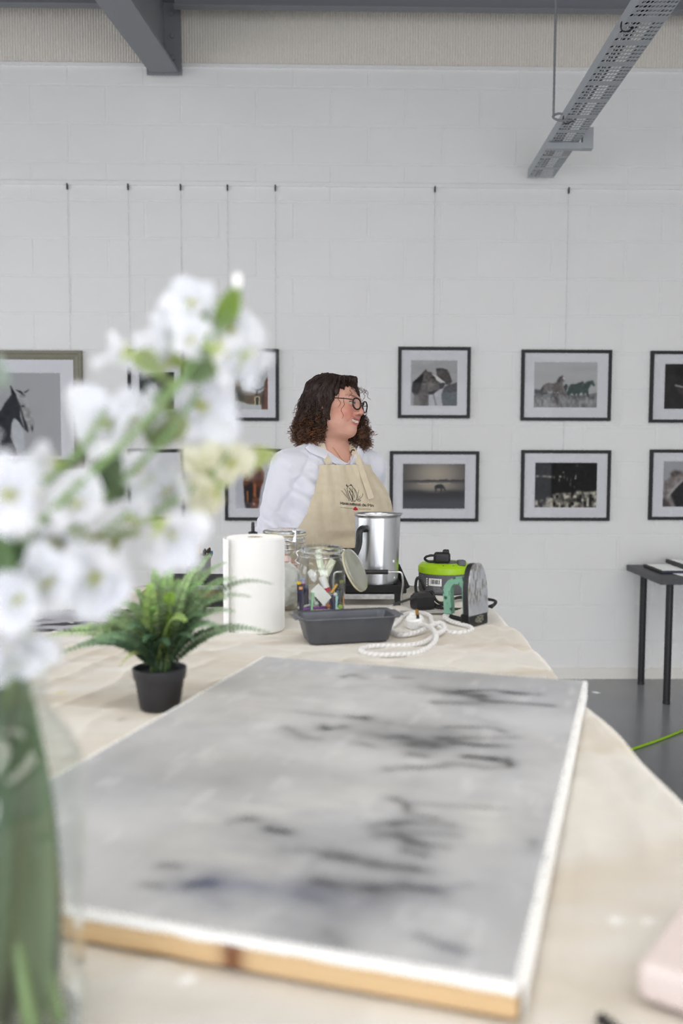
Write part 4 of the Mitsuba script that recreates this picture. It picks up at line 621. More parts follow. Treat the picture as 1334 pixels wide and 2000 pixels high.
ha = math.radians(236); hd = np.array([math.cos(ha), math.sin(ha), 0]); hs = np.array([-hd[1], hd[0], 0]); c0 = np.array([jx, jy, jz])
hp = [c0+hd*(jr-.001)+[0, 0, jh-.045], c0+hd*(jr+.018)+[0, 0, jh-.037], c0+hd*(jr+.030)+[0, 0, jh-.044], c0+hd*(jr+.034)+[0, 0, jh-.075], c0+hd*(jr+.041)-hs*.008+[0, 0, jh-.110], c0+hd*(jr+.050)-hs*.022+[0, 0, jh-.140]]
P = spline(hp, 40); t, A, B = frames(P); w_ = np.interp(np.linspace(0, 1, 40), [0, .15, .4, .8, 1], [.011, .011, .0105, .010, .008]); th_ = np.interp(np.linspace(0, 1, 40), [0, .2, 1], [.009, .0075, .006]); g = np.arange(14)*2*PI/14
nr = np.cross(t, hs); Vh = P[:, None]+w_[:, None, None]*np.cos(g)[None, :, None]*hs+th_[:, None, None]*np.sin(g)[None, :, None]*nr[:, None]; Vh = np.concatenate([P[:1, None]+0*Vh[:1], Vh, P[-1:, None]+0*Vh[-1:]]); put('metal_jug__handle', (Vh.reshape(-1, 3), gridfaces(42, 14) if False else np.vstack([(lambda i, j: np.stack([np.stack([i*14+j, i*14+(j+1) % 14, (i+1)*14+(j+1) % 14], -1).reshape(-1, 3), np.stack([i*14+j, (i+1)*14+(j+1) % 14, (i+1)*14+j], -1).reshape(-1, 3)]).reshape(-1, 3))(*np.meshgrid(np.arange(41), np.arange(14), indexing='ij'))])), 'm_black', True)
sc_ = c0+hd*(jr+.006)+[0, 0, jh-.040]; put('metal_jug__rivet', mv(lathe([(0, .012), (.005, .012), (.006, .009), (.006, 0), (0, 0)], 14), look_basis(hs*-1), sc_-hs*.002), 'm_black', 30)
for x_, y_, s_ in ((766, 1096, .0042), (770, 1128, .0026)):
    p_ = at(x_, y_, jy-.04); dd = unit((p_-c0)*[1, 1, 0]); p_ = c0*[1, 1, 0]+dd*(jr+.0004)+[0, 0, p_[2]]; m = trimesh.creation.icosphere(2, 1.); v = np.array(m.vertices)*(1+.35*(nfbm(np.array(m.vertices)*2, 2, 5)[:, None]-.5)); put('metal_jug__wax_drip', mv((v*[s_, s_*1.1, .0012], np.array(m.faces)), look_basis(dd), p_), 'm_white', True)
tag('metal_jug', 'tall brushed metal pouring jug with black handle on the hot plate', 'jug')
# loaf tin
zr = ZT+.068; a0, a1, a3 = on_z(590, 1211, zr), on_z(786, 1202, zr), on_z(757, 1187, zr); ux = unit((a1-a0)*[1, 1, 0]); uy = np.array([-ux[1], ux[0], 0]); Ll = np.linalg.norm((a1-a0)[:2]); Wd = .118; R_ = np.stack([ux, uy, (0, 0, 1)], 1)
def rr_loop(w, d, r, n=6):
    out = []
    for sx, sy, a in ((1, 1, 0), (-1, 1, PI/2), (-1, -1, PI), (1, -1, 1.5*PI)):
        for t in np.linspace(0, PI/2, n): out.append((sx*(w/2-r)+r*math.cos(a+t), sy*(d/2-r)+r*math.sin(a+t)))
    return np.array(out)
def tin(levels): 
    Lp = [np.c_[rr_loop(w, d, r), np.full(24, z)] for w, d, r, z in levels]; V = np.stack(Lp, 1); n = len(levels); v = V.reshape(-1, 3); f = gridfaces(24, n, True)
    return v, f
lv = [(.001, .001, .0003, .002), (Ll-.055, Wd-.045, .014, .002), (Ll-.047, Wd-.037, .016, .006), (Ll-.018, Wd-.012, .02, .060), (Ll-.002, Wd+.004, .018, .0622), (Ll, Wd+.006, .018, .0645), (Ll-.002, Wd+.004, .018, .066), (Ll-.020, Wd-.014, .019, .0630), (Ll-.049, Wd-.039, .015, .008), (Ll-.057, Wd-.047, .013, .0038), (.001, .001, .0003, .0038)]
v, f = tin(lv); hnd = [bbox(s*Ll/2-.004 if s > 0 else -Ll/2-.012, s*Ll/2+.012 if s > 0 else -Ll/2+.004, -.035, .035, .0622, .0648, .001) for s in (1, -1)]
mid = a0+ux*Ll/2+uy*Wd/2; LTP = np.array([mid[0], mid[1], ZT+.0015]); mat('m_tin', proc(lambda p, n, uv: mikit.mix(Lt(84, 86, 92), Lt(108, 110, 116), mikit.fbm(p.x*25, p.y*25, p.z*25))), .36, metal=.55)
put('loaf_tin__pan', mv((v, f), R_, LTP), 'm_tin', 40); put('loaf_tin__lip', mv(cat(*hnd), R_, LTP), 'm_tin'); tag('loaf_tin', 'dark grey metal loaf tin in front of the jar of crayons', 'loaf tin')
# thin black tool from the tin to the plug
t0, t1 = at(748, 1188, 2.36), at(812, 1166, 2.60); put('palette_knife__handle', rod(t0+(t1-t0)*.30, t1, .0038, 12, .003), 'm_black', 40); put('palette_knife__shaft', rod(t0, t0+(t1-t0)*.30, .0016, 8), 'm_chrome', 40); tag('palette_knife', 'thin tool with a black handle leaning from the loaf tin rim', 'palette knife')
p0 = on_z(782, 1197, ZT+.004); p1 = on_z(884, 1197, ZT+.004); put('steel_ruler', mv(bbox(0, p1[0]-p0[0], -.016, .016, 0, .0022, .0006), rot(.03), (p0[0], p0[1], ZT+.0055)), 'm_alu_worn'); tag('steel_ruler', 'flat steel ruler lying behind the white flex', 'ruler')
# cable reel
cb = on_z(867, 1164, ZT+.002); cr = .0815; cy_ = cb[1]+cr; cx_ = at(868, 1120, cy_)[0]; ch = at(868, 1098, cy_-.03)[2]-ZT-.006; c0 = np.array([cx_, cy_, ZT+.004])
put('cable_reel__drum', mv(lathe([(0, 0), (cr-.006, 0), (cr-.002, .003), (cr, .010), (cr, ch*.66), (0, ch*.66)], 72), None, c0), 'm_reel_grey', 35); mat('m_reel_grey', L(92, 93, 98), .55); mat('m_reel_green', L(158, 200, 20), .38)
put('cable_reel__lid', mv(lathe([(0, ch*.6), (cr+.001, ch*.66), (cr+.002, ch*.70), (cr+.001, ch*.86), (cr-.006, ch*.94), (cr-.022, ch*.99), (cr-.026, ch*.985), (.03, ch*.98), (0, ch*.98)], 72), None, c0), 'm_reel_green', 35)
put('cable_reel__ribs', mv(cat(*[mv(bbox(-.0012, .0012, -.001, .0012, 0, ch*.34, .0004), rot(a+PI/2), (cr*math.cos(a), cr*math.sin(a), ch*.10)) for a in np.linspace(-1.35, -.55, 7)]), None, c0), 'm_reel_grey')
put('cable_reel__top_plate', mv(lathe([(0, ch*.97), (.042, ch*.985), (.042, ch*1.0), (0, ch*1.0)], 40), None, c0), 'm_reel_grey', 35)
kb = c0+[-.012, -.03, ch*.995]; put('cable_reel__crank_knob', mv(rbox(.052, .036, .034, .010), rot(-.15), kb+[0, 0, .017]), 'm_black', 35); put('cable_reel__crank_knob_ridge', mv(rbox(.020, .030, .012, .005), rot(-.15), kb+[.012, 0, .036]), 'm_black', 35)
put('cable_reel__cord_loop', tube(spline([kb+[-.02, 0, .014], kb+[-.045, -.004, .022], kb+[-.054, 0, .014], kb+[-.046, .004, .006], kb+[-.03, .004, .004], kb+[-.015, .004, .006]], 40), .0038, 8), 'm_black', True)
put('cable_reel__clip', mv(bbox(-.012, .012, -.012, .012, 0, .018, .003), rot(.2), c0+[.046, -.05, ch*.93]), 'm_reel_grey')
a0_ = math.atan2(-(cy_-.0), at(849, 1139, cy_-cr)[0]-cx_-0.0)
def on_drum(px, py): p = at(px, py, cy_-cr*.97); s = np.clip((p[0]-cx_)/cr, -.99, .99); return math.asin(s), p[2]-c0[2]
def drum_patch(x0_, y0_, x1_, y1_, off, n=8):
    (s0, z1_), (s1, z0_) = on_drum(x0_, y0_), on_drum(x1_, y1_); s = np.linspace(s0, s1, n); R2 = cr+off
    return np.stack([np.stack([cx_+R2*np.sin(s), cy_-R2*np.cos(s), 0*s+c0[2]+z], 1) for z in (z0_, z1_)], 1).reshape(-1, 3), gridfaces(n, 2)
put('cable_reel__label', drum_patch(839, 1131, 862.5, 1145.5, .0006), 'm_white'); bars = [drum_patch(843+i*2.05, 1133, 843+i*2.05+(1.3 if i % 3 else .7), 1141.5, .0010, 3) for i in range(8)]; put('cable_reel__bar_code', cat(*bars), 'm_black')
rows = [drum_patch(x, y, x+w, y+1.0, .0007, 4) for i, (x, y, w) in enumerate([(820+((i*37) % 5)*.6, 1127+i*3.2, 10+(i*13) % 6) for i in range(7)]+[(846+(i*17) % 4, 1148+i*2.6, 14+(i*29) % 9) for i in range(4)])]; put('cable_reel__small_print', cat(*rows), 'm_small_print'); mat('m_small_print', L(150, 150, 154), .6)
sy = [drum_patch(834.5, 1131+i*4.4, 837, 1134+i*4.4, .0007, 3) for i in range(4)]; put('cable_reel__symbols', cat(*sy), 'm_white')
put('cable_reel__screw', cat(*[mv(lathe([(0, .001), (.002, .001), (.002, 0), (0, 0)], 10), None, c0+[ (cr-.010)*math.cos(a), (cr-.010)*math.sin(a), ch*.955]) for a in (-1.75, -1.3)]), 'm_black')
tag('cable_reel', 'round lime green and grey cable reel at the far right of the table', 'cable reel')
# black moulded plug with its flex
pb = on_z(815, 1191, ZT+.002); pc = np.array([pb[0]+.016, pb[1]+.02, ZT+.0025]); R_ = rot(.35)
hul = trimesh.convex.convex_hull(np.array([(x*sx, y*sy, z) for x, y, z in ((.026, .021, 0), (.028, .023, .010), (.027, .022, .034), (.018, .013, .046)) for sx in (-1, 1) for sy in (-1, 1)])); put('black_plug__body', mv((np.array(hul.vertices), np.array(hul.faces)), R_, pc), 'm_black'); put('black_plug__cord_grip', mv(rod((.010, 0, .040), (.034, .004, .045), .0075, 12, .005), R_, pc), 'm_black', 40)
put('black_plug__flex', tube(spline([pc+[-.012, .006, .045], pc+[-.018, .004, .075], pc+[-.012, .0, .088], pc+[-.004, .0, .080], pc+[.004, .004, .055]], 40), .0042, 8), 'm_black', True)
q_ = lambda x, y, z=.006: on_z(x, y, ZT+z)
put('black_plug__flex', tube(spline([pc+[.03, .003, .046], q_(850, 1170, .03), q_(885, 1170, .018), q_(925, 1168, .012), q_(962, 1172, .012), q_(968, 1178, .012), q_(960, 1186, .008)], 70), .0042, 8), 'm_black', True); put('black_plug__flex', tube(spline([pc+[.028, .004, .036], q_(842, 1180, .014), q_(866, 1188, .006), q_(900, 1190, .006), q_(940, 1187, .006), q_(962, 1182, .010), q_(968, 1177, .016)], 70), .0042, 8), 'm_black', True)
put('black_plug__flex', tube(spline([pc+[.024, .012, .030], q_(846, 1176, .02), q_(880, 1173, .012), q_(930, 1171, .010)], 40), .0036, 8), 'm_black', True); tag('black_plug', 'black mains plug with a looped black flex beside the hot plate', 'plug')
# travel iron standing on its heel
ib = on_z(936, 1224, ZT+.002); IP = np.array([ib[0], ib[1]+.012, ZT+.0025]); RI = rot(.85); ih = at(940, 1101, ib[1])[2]-IP[2]; iw = .044
op = [(-iw, .030), (iw, .030)]+[(iw*math.cos(t)**.75 if t < PI/2 else 0, .075+(ih-.075)*math.sin(t)**1.05) for t in np.linspace(0, PI/2, 16)]+[(-iw*math.cos(t)**.75 if t < PI/2 else 0, .075+(ih-.075)*math.sin(t)**1.05) for t in np.linspace(PI/2, 0, 16)][1:]
pl = Polygon(op); v, f = extrude(pl, .004); tilt = rot(PI/2, 'x'); sole = mv((v, f), tilt); mat('m_sole', proc(lambda p, n, uv: mikit.mix(mikit.mix(Lt(168, 170, 174), Lt(206, 208, 212), mikit.fbm(p.x*40, p.y*40, p.z*40)), Lt(112, 104, 84), mikit.smoothstep(.44, .68, mikit.fbm(p.x*170, p.y*170, p.z*46, 4))*mikit.smoothstep(ZT+.045, ZT+.085, p.z)*.85)), .42, metal=.55)
RX = RI@rot(-.06, 'x'); put('travel_iron__sole_plate', mv((sole[0], sole[1]), RX, IP), 'm_sole')
v, f = extrude(pl.buffer(-.0008), .016); put('travel_iron__body', mv(mv((v, f), tilt, (0, .0165, 0)), RX, IP), 'm_black')
put('travel_iron__heel', mv(bbox(-iw-.001, iw+.001, -.002, .026, 0, .034, .003), RX, IP), 'm_black_gloss')
m = trimesh.creation.icosphere(3, 1.); v = np.array(m.vertices); v = v*(.6+.8*nfbm(v*2.4+7, 3, 5)[:, None])*[.020, .002, .011]; put('travel_iron__wax_residue', mv((v, np.array(m.faces)), RX, IP+RX@np.array([.002, -.002, .018])), 'm_vc_gloss', True, color=Larr(np.where(nfbm(v*260, 3, 3)[:, None] > .5, [[60, 62, 54]], [[132, 130, 112]])))
hpts = [(0, .018, .046), (0, .030, .050), (0, .047, .052)]
ho = Polygon([(.014, .030), (.060, .030), (.0605, .085), (.058, .100), (.051, .113), (.040, .121), (.026, .124), (.014, .123)]).buffer(.003); hi = Polygon([(.030, .020), (.046, .020), (.0465, .088), (.0445, .098), (.040, .104), (.034, .103), (.030, .096)]).buffer(.003)
v, f = extrude(ho.difference(hi), .022); v = np.stack([v[:, 2]-.011, v[:, 0]*1.7-.006, v[:, 1]], 1); v[:, 0] *= .86+.14*np.cos((v[:, 1]-.035)*50); put('travel_iron__handle', mv((v, f), RX, IP), 'm_iron_green'); mat('m_iron_green', proc(lambda p, n, uv: mikit.mix(mikit.mix(Lt(112, 162, 138), Lt(136, 184, 160), mikit.fbm(p.x*30, p.y*30, p.z*30)), Lt(48, 84, 70), mikit.smoothstep(.66, .72, mikit.fbm(p.x*150, p.y*150, p.z*70, 3)))), .5)
hb_ = IP+RX@np.array([0, .038, 0]); sl0, sl1 = q_(880, 1204, .016), IP+RX@np.array([-.022, .020, .014]); put('travel_iron__cord_sleeve', rod(sl0, sl1, .0058, 14, .0066), 'm_black', 40); tag('travel_iron', 'old travel iron with green handle standing on its heel, scorched sole facing us', 'iron')
# braided white flex of the iron, and its white plug
zc = .0085
path = [sl0+[.004, 0, 0], q_(868, 1203, .016), q_(873, 1209, .012), q_(895, 1218, zc), q_(920, 1226, zc), q_(916, 1233, zc), q_(890, 1236, zc), q_(868, 1231, zc), q_(852, 1222, .014), q_(842, 1208, .014), q_(828, 1198, .012), q_(808, 1196, zc), q_(792, 1200, zc), q_(778, 1214, zc), q_(766, 1234, zc), q_(785, 1240, zc), q_(815, 1234, .012), q_(842, 1222, .020), q_(862, 1217, .020), q_(868, 1224, .016), q_(850, 1240, .012), q_(826, 1255, zc), q_(780, 1261, zc), q_(730, 1262, zc), q_(706, 1268, zc), q_(720, 1277, zc), q_(765, 1279, zc), q_(808, 1276, zc), q_(838, 1264, .010), q_(852, 1246, .018), q_(846, 1230, .026), q_(832, 1222, .022), q_(822, 1218, .014)]
P = spline(path, 900); fl_r = .0056; v, f = tube(P, fl_r, 14); nP = len(P); idx = np.r_[np.repeat(np.arange(nP), 14), 0, nP-1]; ang = np.r_[np.tile(np.arange(14), nP)*2*PI/14, 0, 0]; sl_ = np.r_[0, np.cumsum(np.linalg.norm(np.diff(P, axis=0), axis=1))][idx]
tw_ = np.sin(ang*2+sl_*2*PI/.012); C = np.where(tw_[:, None] > .55, Larr([[202, 202, 206]]), Larr([[240, 239, 236]])); v = v+(v-P[idx])*(.10*tw_)[:, None]
put('braided_flex', (v, f), 'm_vc_matte', True, color=C); tag('braided_flex', 'white braided flex looped on the cloth in front of the iron', 'cord')
wp = q_(812, 1230, .0); wc = np.array([wp[0], wp[1]+.016, ZT+.003]); Rw = rot(-.55)@rot(.25, 'x'); put('white_plug__body', mv(lathe([(0, 0), (.021, 0), (.0235, .003), (.0235, .022), (.020, .026), (0, .026)], 32), Rw, wc+[0, 0, .003]), 'm_white_gloss', 35); put('white_plug__pin', mv(bbox(-.004, .004, -.002, .002, .026, .042, .0006), Rw, wc+Rw@np.array([.004, .012, .003])), 'm_brass'); put('white_plug__pin', mv(bbox(-.0035, .0035, -.002, .002, .026, .036, .0006), Rw, wc+Rw@np.array([.014, -.006, .003])), 'm_black'); put('white_plug__fuse_holder', mv(bbox(-.007, .007, -.004, .004, .026, .033, .001), Rw, wc+Rw@np.array([-.008, .008, .003])), 'm_white_gloss'); mat('m_brass', L(176, 132, 66), .35, metal=.8); tag('white_plug', 'white mains plug with brass pin lying among the flex loops', 'plug')
# stacked boards and the brush pot behind the fern
bd = on_z(385, 1187, ZT); bx, by = bd[0], bd[1]+.10
for i, (w, d, h, a, m_, lab, nm, ct) in enumerate(((.30, .20, .026, .05, 'm_black', 'flat black box at the bottom of the stack behind the fern', 'flat_box', 'box'), (.31, .21, .018, -.02, 'm_wood_brown', 'brown wooden board on the black box behind the fern', 'wooden_board', 'board'), (.26, .18, .014, .03, 'm_grey_folder', 'grey folder on the brown board behind the fern', 'grey_folder', 'folder'), (.22, .16, .010, -.04, 'm_frame_black', 'dark sketchbook on top of the stack behind the fern', 'sketchbook', 'sketchbook'))):
    z = ZT+.003+sum((.026, .018, .014, .010)[:i])+.0006*i; put(nm, mv(bbox(-w/2, w/2, -d/2, d/2, 0, h, .002), rot(a), (bx, by, z)), m_); tag(nm, lab, ct)
mat('m_wood_brown', wood(Lt(140, 104, 70), Lt(172, 134, 96)), .6); mat('m_grey_folder', L(156, 156, 164), .4)
bp = np.array([at(388, 1140, 2.94)[0], 2.94, ZT+.003]); put('brush_pot', mv(lathe([(0, 0), (.036, 0), (.038, .004), (.038, .118), (.0365, .12), (.035, .118), (.035, .006), (0, .005)], 32), None, bp), 'm_galv', 35); tag('brush_pot', 'metal pot holding paint brushes behind the fern', 'pot')
for i, (x, y, c, ferr, hair, lab) in enumerate(((365, 1082, (122, 66, 34), (206, 168, 60), (92, 56, 36), 'brush with a reddish brown handle leaning left in the pot'), (377, 1078, (150, 84, 46), (200, 160, 60), (110, 70, 44), 'brown handled brush second from left in the pot'), (392, 1018, (222, 196, 152), (222, 196, 152), (226, 200, 158), 'tall pale wooden stick rising highest from the pot'), (400, 1072, (34, 32, 34), (176, 176, 180), (40, 34, 30), 'black handled brush in the middle of the pot'), (410, 1070, (28, 28, 32), (190, 190, 194), (60, 50, 40), 'black handled brush leaning right in the pot'), (414, 1076, (60, 140, 190), (226, 226, 228), (40, 90, 140), 'blue tipped brush at the right of the pot'), (385, 1086, (96, 60, 36), (180, 150, 90), (70, 48, 34), 'short dark brown brush in the middle of the pot'))):
    top = at(x, y, 2.93+.02*(i % 3-1)); a = bp+np.array([.018*math.cos(i*2.3), .018*math.sin(i*2.3), .008]); a[:2] += (top-bp)[:2]*-.12; k = fresh('paint_brush'); u = unit(top-a); Ln = np.linalg.norm(top-a)
    put(k+'__handle', tube(np.array([a, a+u*Ln*.5, a+u*Ln*.78]), [.003, .0055, .004], 10), 'm_vc_satin', False, color=L(*c)); put(k+'__ferrule', rod(a+u*Ln*.78, a+u*Ln*.88, .0045, 10, .0055), 'm_vc_metal', False, color=L(*ferr)); put(k+'__bristles', tube(np.array([a+u*Ln*.88, a+u*Ln*.95, top]), [.0056, .006, .0025], 10), 'm_vc', False, color=L(*hair)); tag(k, lab, 'paint brush', 'brushes in the pot')
# ---------------------------------------------------------------- potted fern
mat('m_leaf', VC, .45, spec=.4)
scene['m_frond'] = {'type': 'twosided', 'b': {'type': 'principled', 'base_color': VC, 'roughness': .42, 'specular': .5}}
fb = on_z(313, 1393, ZT+.003); FR = .047; fY = fb[1]+FR*.76; FX = at(312, 1340, fY)[0]; fH = at(312, 1303, fY)[2]-ZT-.003; fp = np.array([FX, fY, ZT+.003])
put('potted_fern__pot', mv(lathe([(0, 0), (FR*.72, 0), (FR*.76, .003), (FR*.93, fH*.74), (FR*.985, fH*.75), (FR*1.03, fH-.002), (FR*1.02, fH), (FR*.96, fH), (FR*.93, fH-.012), (0, fH-.012)], 56), None, fp), 'm_pot', 35); mat('m_pot', L(40, 40, 44), .42)
put('potted_fern__soil', mv(lathe([(0, fH-.006), (FR*.5, fH-.007), (FR*.94, fH-.010)], 30), None, fp), 'm_black_soft', True)
def leaflets(P, side, up, lmax, n, rs, wid=.31, prof=None):
    ms, cols = [], []; m = len(P); t = np.gradient(P, axis=0); t /= np.linalg.norm(t, axis=1, keepdims=True)
    for i in range(n):
        s = .10+.90*i/n; k = min(int(s*(m-1)), m-2); p = P[k]+(P[k+1]-P[k])*(s*(m-1)-k); T_ = t[k]; S = unit(np.cross(T_, up[k])); N_ = np.cross(S, T_)
        ln = lmax*(min(1, .45+s*2.2))*(1-max(0, s-.35)/.65*.82)
        for sd in (-1, 1):
            d = unit(S*sd*(.95)+T_*(.34+.2*s)+N_*rs.uniform(-.12, .12)-np.array([0, 0, .10])); w = np.cross(d, N_); w = unit(w)*ln*wid; nn = np.cross(d, w)
            pts = [p, p+d*ln*.25+w*.8, p+d*ln*.25-w*.8, p+d*ln*.62+w*.75, p+d*ln*.62-w*.75, p+d*ln, p+d*ln*.3+nn*(-.03), p+d*ln*.62+nn*(-.05)]
            pts[6] = p+d*ln*.3-unit(N_)*ln*.05; pts[7] = p+d*ln*.64-unit(N_)*ln*.05
            ms.append((np.array(pts), np.array([[0, 1, 6], [0, 6, 2], [1, 3, 7], [1, 7, 6], [6, 7, 4], [6, 4, 2], [3, 5, 7], [7, 5, 4]]))); cols.append((s, sd))
    return ms, cols
def frond(key, p0, c, p1, lmax, n, tone, rs):
    s = np.linspace(0, 1, 26)[:, None]; P = p0*(1-s)**2+2*c*s*(1-s)+p1*s**2; t = np.gradient(P, axis=0); t /= np.linalg.norm(t, axis=1, keepdims=True)
    hor = np.cross(t, [0, 0, 1.]); bad = np.linalg.norm(hor, axis=1) < .35; tw = rs.uniform(-.5, .5); alt = unit((p1-p0)*[1, 1, 0]+1e-6); up = np.where(bad[:, None], -alt+0*t, np.cross(hor, t)); up = up/np.linalg.norm(up, axis=1, keepdims=True); sd = np.cross(t, up); up = up*math.cos(tw)+sd*math.sin(tw); tc = unit(EYE-p0+np.array([0, 0, .5])); up = up*.55+tc*.75; up = up-t*(up*t).sum(1, keepdims=True); up /= np.linalg.norm(up, axis=1, keepdims=True)
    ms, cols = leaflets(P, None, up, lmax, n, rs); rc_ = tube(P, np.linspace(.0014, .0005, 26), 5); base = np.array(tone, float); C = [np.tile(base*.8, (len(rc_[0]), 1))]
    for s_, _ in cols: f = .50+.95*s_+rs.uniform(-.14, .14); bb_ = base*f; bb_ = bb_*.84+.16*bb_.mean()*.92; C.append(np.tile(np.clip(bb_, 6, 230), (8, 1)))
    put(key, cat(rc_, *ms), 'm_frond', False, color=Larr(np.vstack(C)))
rf = rng(21); c0 = fp+[0, 0, fH-.01]
for i, (x, y, dY, lift, lm, tone) in enumerate(((332, 1082, .02, .02, .0150, (112, 146, 76)), (443, 1098, .05, .03, .0150, (104, 132, 84)), (415, 1080, .09, .03, .0140, (116, 142, 92)), (462, 1128, .00, .04, .0150, (96, 124, 78)), (535, 1142, .03, .085, .0120, (78, 104, 66)), (492, 1166, -.03, .06, .0130, (88, 116, 74)), (532, 1238, -.02, .060, .0150, (84, 112, 72)), (398, 1140, -.02, .05, .0150, (92, 126, 70)),
    (100, 1287, -.06, .075, .0155, (92, 122, 82)), (84, 1245, -.02, .055, .0165, (112, 140, 86)), (140, 1228, .02, .05, .0160, (124, 152, 92)), (150, 1262, -.05, .05, .0150, (78, 108, 76)), (232, 1302, -.06, .055, .0085, (146, 156, 92)), (262, 1150, .04, .03, .0140, (98, 122, 76)), (292, 1140, -.01, .03, .0150, (112, 142, 62)), (205, 1215, .06, .04, .0150, (104, 132, 84)),
    (365, 1215, -.10, .06, .0155, (122, 148, 76)), (335, 1160, -.05, .05, .0150, (112, 146, 48)), (300, 1190, -.08, .06, .0150, (92, 128, 58)), (405, 1205, -.05, .05, .0140, (74, 104, 68)), (250, 1230, -.08, .055, .0145, (70, 100, 72)), (380, 1250, -.085, .05, .0130, (62, 92, 64)), (280, 1255, -.09, .05, .0135, (60, 92, 66)), (330, 1262, -.095, .045, .0130, (58, 88, 64)), (445, 1170, .06, .05, .0140, (96, 126, 80)), (190, 1180, .09, .03, .0140, (108, 130, 84)), (350, 1130, .07, .03, .0140, (100, 132, 70)), (185, 1250, -.07, .045, .0160, (86, 116, 80)), (160, 1205, .0, .05, .0160, (116, 144, 92)), (222, 1180, .0, .05, .0150, (106, 134, 84)), (430, 1225, -.06, .05, .0150, (80, 110, 74)), (460, 1195, -.02, .05, .0145, (90, 118, 78)), (300, 1110, .03, .03, .0150, (104, 136, 74)), (385, 1110, -.01, .03, .0150, (112, 140, 84)))):
    p1 = at(x, y, fY+dY); p0 = c0+np.array([rf.uniform(-.015, .015), rf.uniform(-.015, .015), 0]); cpt = (p0*.55+p1*.45); cpt[2] = max(p0[2], p1[2])*.5+.5*(p0[2]+p1[2])/2+lift; cpt[:2] = p0[:2]*.62+p1[:2]*.38
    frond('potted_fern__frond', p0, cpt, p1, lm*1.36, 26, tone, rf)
tag('potted_fern', 'small green fern in a black plastic pot beside the canvas', 'potted fern')
# ---------------------------------------------------------------- vase and white flowers in front at left
VX, VY = at(-52, 1600, .73)[0], .73
scene['m_vase'] = {'type': 'thindielectric', 'int_ior': 1.5, 'specular_transmittance': rgb((.87, .90, .89))}
zv = lambda y: at(0, y, VY)[2]
pv = [(0, ZT+.004), (.070, ZT+.004), (.079, ZT+.012), (.083, ZT+.06), (.0862, zv(1640)), (.0865, zv(1560)), (.083, zv(1490)), (.068, zv(1425)), (.058, zv(1385)), (.0575, zv(1340)), (.062, zv(1295)), (.066, zv(1272))]
put('glass_vase__body', mv(lathe(spline(pv, 70), 72), None, (VX, VY, 0)), 'm_vase', True)
put('glass_vase__rim', mv(tube(np.stack([.066*np.cos(np.linspace(0, 2*PI, 65)), .066*np.sin(np.linspace(0, 2*PI, 65)), 0*np.linspace(0, 1, 65)+zv(1271)], 1), .0022, 10), None, (VX, VY, 0)), 'm_glass', True)
put('glass_vase__base', mv(lathe([(0, ZT+.0015), (.070, ZT+.0015), (.078, ZT+.006), (.078, ZT+.012), (.066, ZT+.0105), (0, ZT+.0100)], 64), None, (VX, VY, 0)), 'm_glass', True)
tag('glass_vase', 'clear glass vase with a narrow neck, blurred at the left front', 'vase')
scene['m_petal'] = {'type': 'principledthin', 'base_color': VC, 'roughness': .6, 'diff_trans': .75, 'spec_trans': 0., 'eta': 1.3}
scene['m_blade'] = {'type': 'principledthin', 'base_color': VC, 'roughness': .45, 'diff_trans': .55, 'spec_trans': 0., 'eta': 1.4}
def petal(l, w, a0, a1, ruf, rs, nu=12, nv=9, tint=(206, 214, 130), white=(236, 237, 240)):
    u, v = np.meshgrid(np.linspace(0, 1, nu), np.linspace(-1, 1, nv), indexing='ij'); a = a0+(a1-a0)*u**1.2; du = l/(nu-1)
    r = np.cumsum(np.sin(a), axis=0)*du-np.sin(a[0])*du; z = np.cumsum(np.cos(a), axis=0)*du-np.cos(a[0])*du
    wd = w*(np.sin(PI*np.clip(u, 0, 1)**.72*.93)**.75*.96+.10*(1-u)); ph = rs.uniform(0, 6)
    cupz = -.35*wd*(v**2)*(1-u*.7); ru = ruf*u**2*np.sin(v*3.1+ph)*np.abs(v)**.5+ruf*.5*u*np.sin(v*5+ph*2)
    X = r+cupz*np.cos(a)*-.6+ru*np.cos(a); Z = z-cupz*np.sin(a)*-.0+ru*np.sin(a)*-1-cupz*.5
    m = np.clip(u*3.2-.2, 0, 1)[..., None]; C = Larr(np.array(tint, float))*(1-m)+Larr(np.array(white, float))*m
    return np.stack([X, wd*v, Z], -1).reshape(-1, 3), gridfaces(nu, nv), C.reshape(-1, 3)
def blossom(key, c, axis, size, rs, n=5, open_=1.15, cream=False, tint=(206, 214, 130)):
    B = look_basis(axis)@rot(rs.uniform(0, 6)); wht = (236, 234, 214) if cream else (233, 234, 238)
    for i in range(n):
        l = size*rs.uniform(.82, 1.28); v, f, C = petal(l, size*rs.uniform(.40, .58), rs.uniform(.2, .45), open_*rs.uniform(.75, 1.45), l*.15, rs, tint=tint, white=wht)
        v = v@rot(2*PI*i/n+rs.uniform(-.18, .18)).T; put(key+'__petal', ((v@B.T)+c, f), 'm_petal', True, color=C)
    for i in range(2):
        l = size*rs.uniform(.6, .8); v, f, C = petal(l, l*.55, .1, open_*.7, l*.16, rs, tint=tint, white=wht); v = v@rot(2*PI*i/2+rs.uniform(-.4, .4)).T; put(key+'__petal', ((v@B.T)+c, f), 'm_petal', True, color=C)
    st = [rod(c, c+B[:, 2]*size*.42+B[:, 0]*size*.1*math.cos(j*2.1)+B[:, 1]*size*.1*math.sin(j*2.1), size*.018, 6, size*.03) for j in range(3)]; put(key+'__stamens', cat(*st), 'm_vc', False, color=L(196, 200, 96))
    put(key+'__calyx', rod(c-B[:, 2]*size*.34, c+B[:, 2]*size*.06, size*.06, 8, size*.13), 'm_vc', False, color=L(150, 170, 84))
    return c-B[:, 2]*size*.34
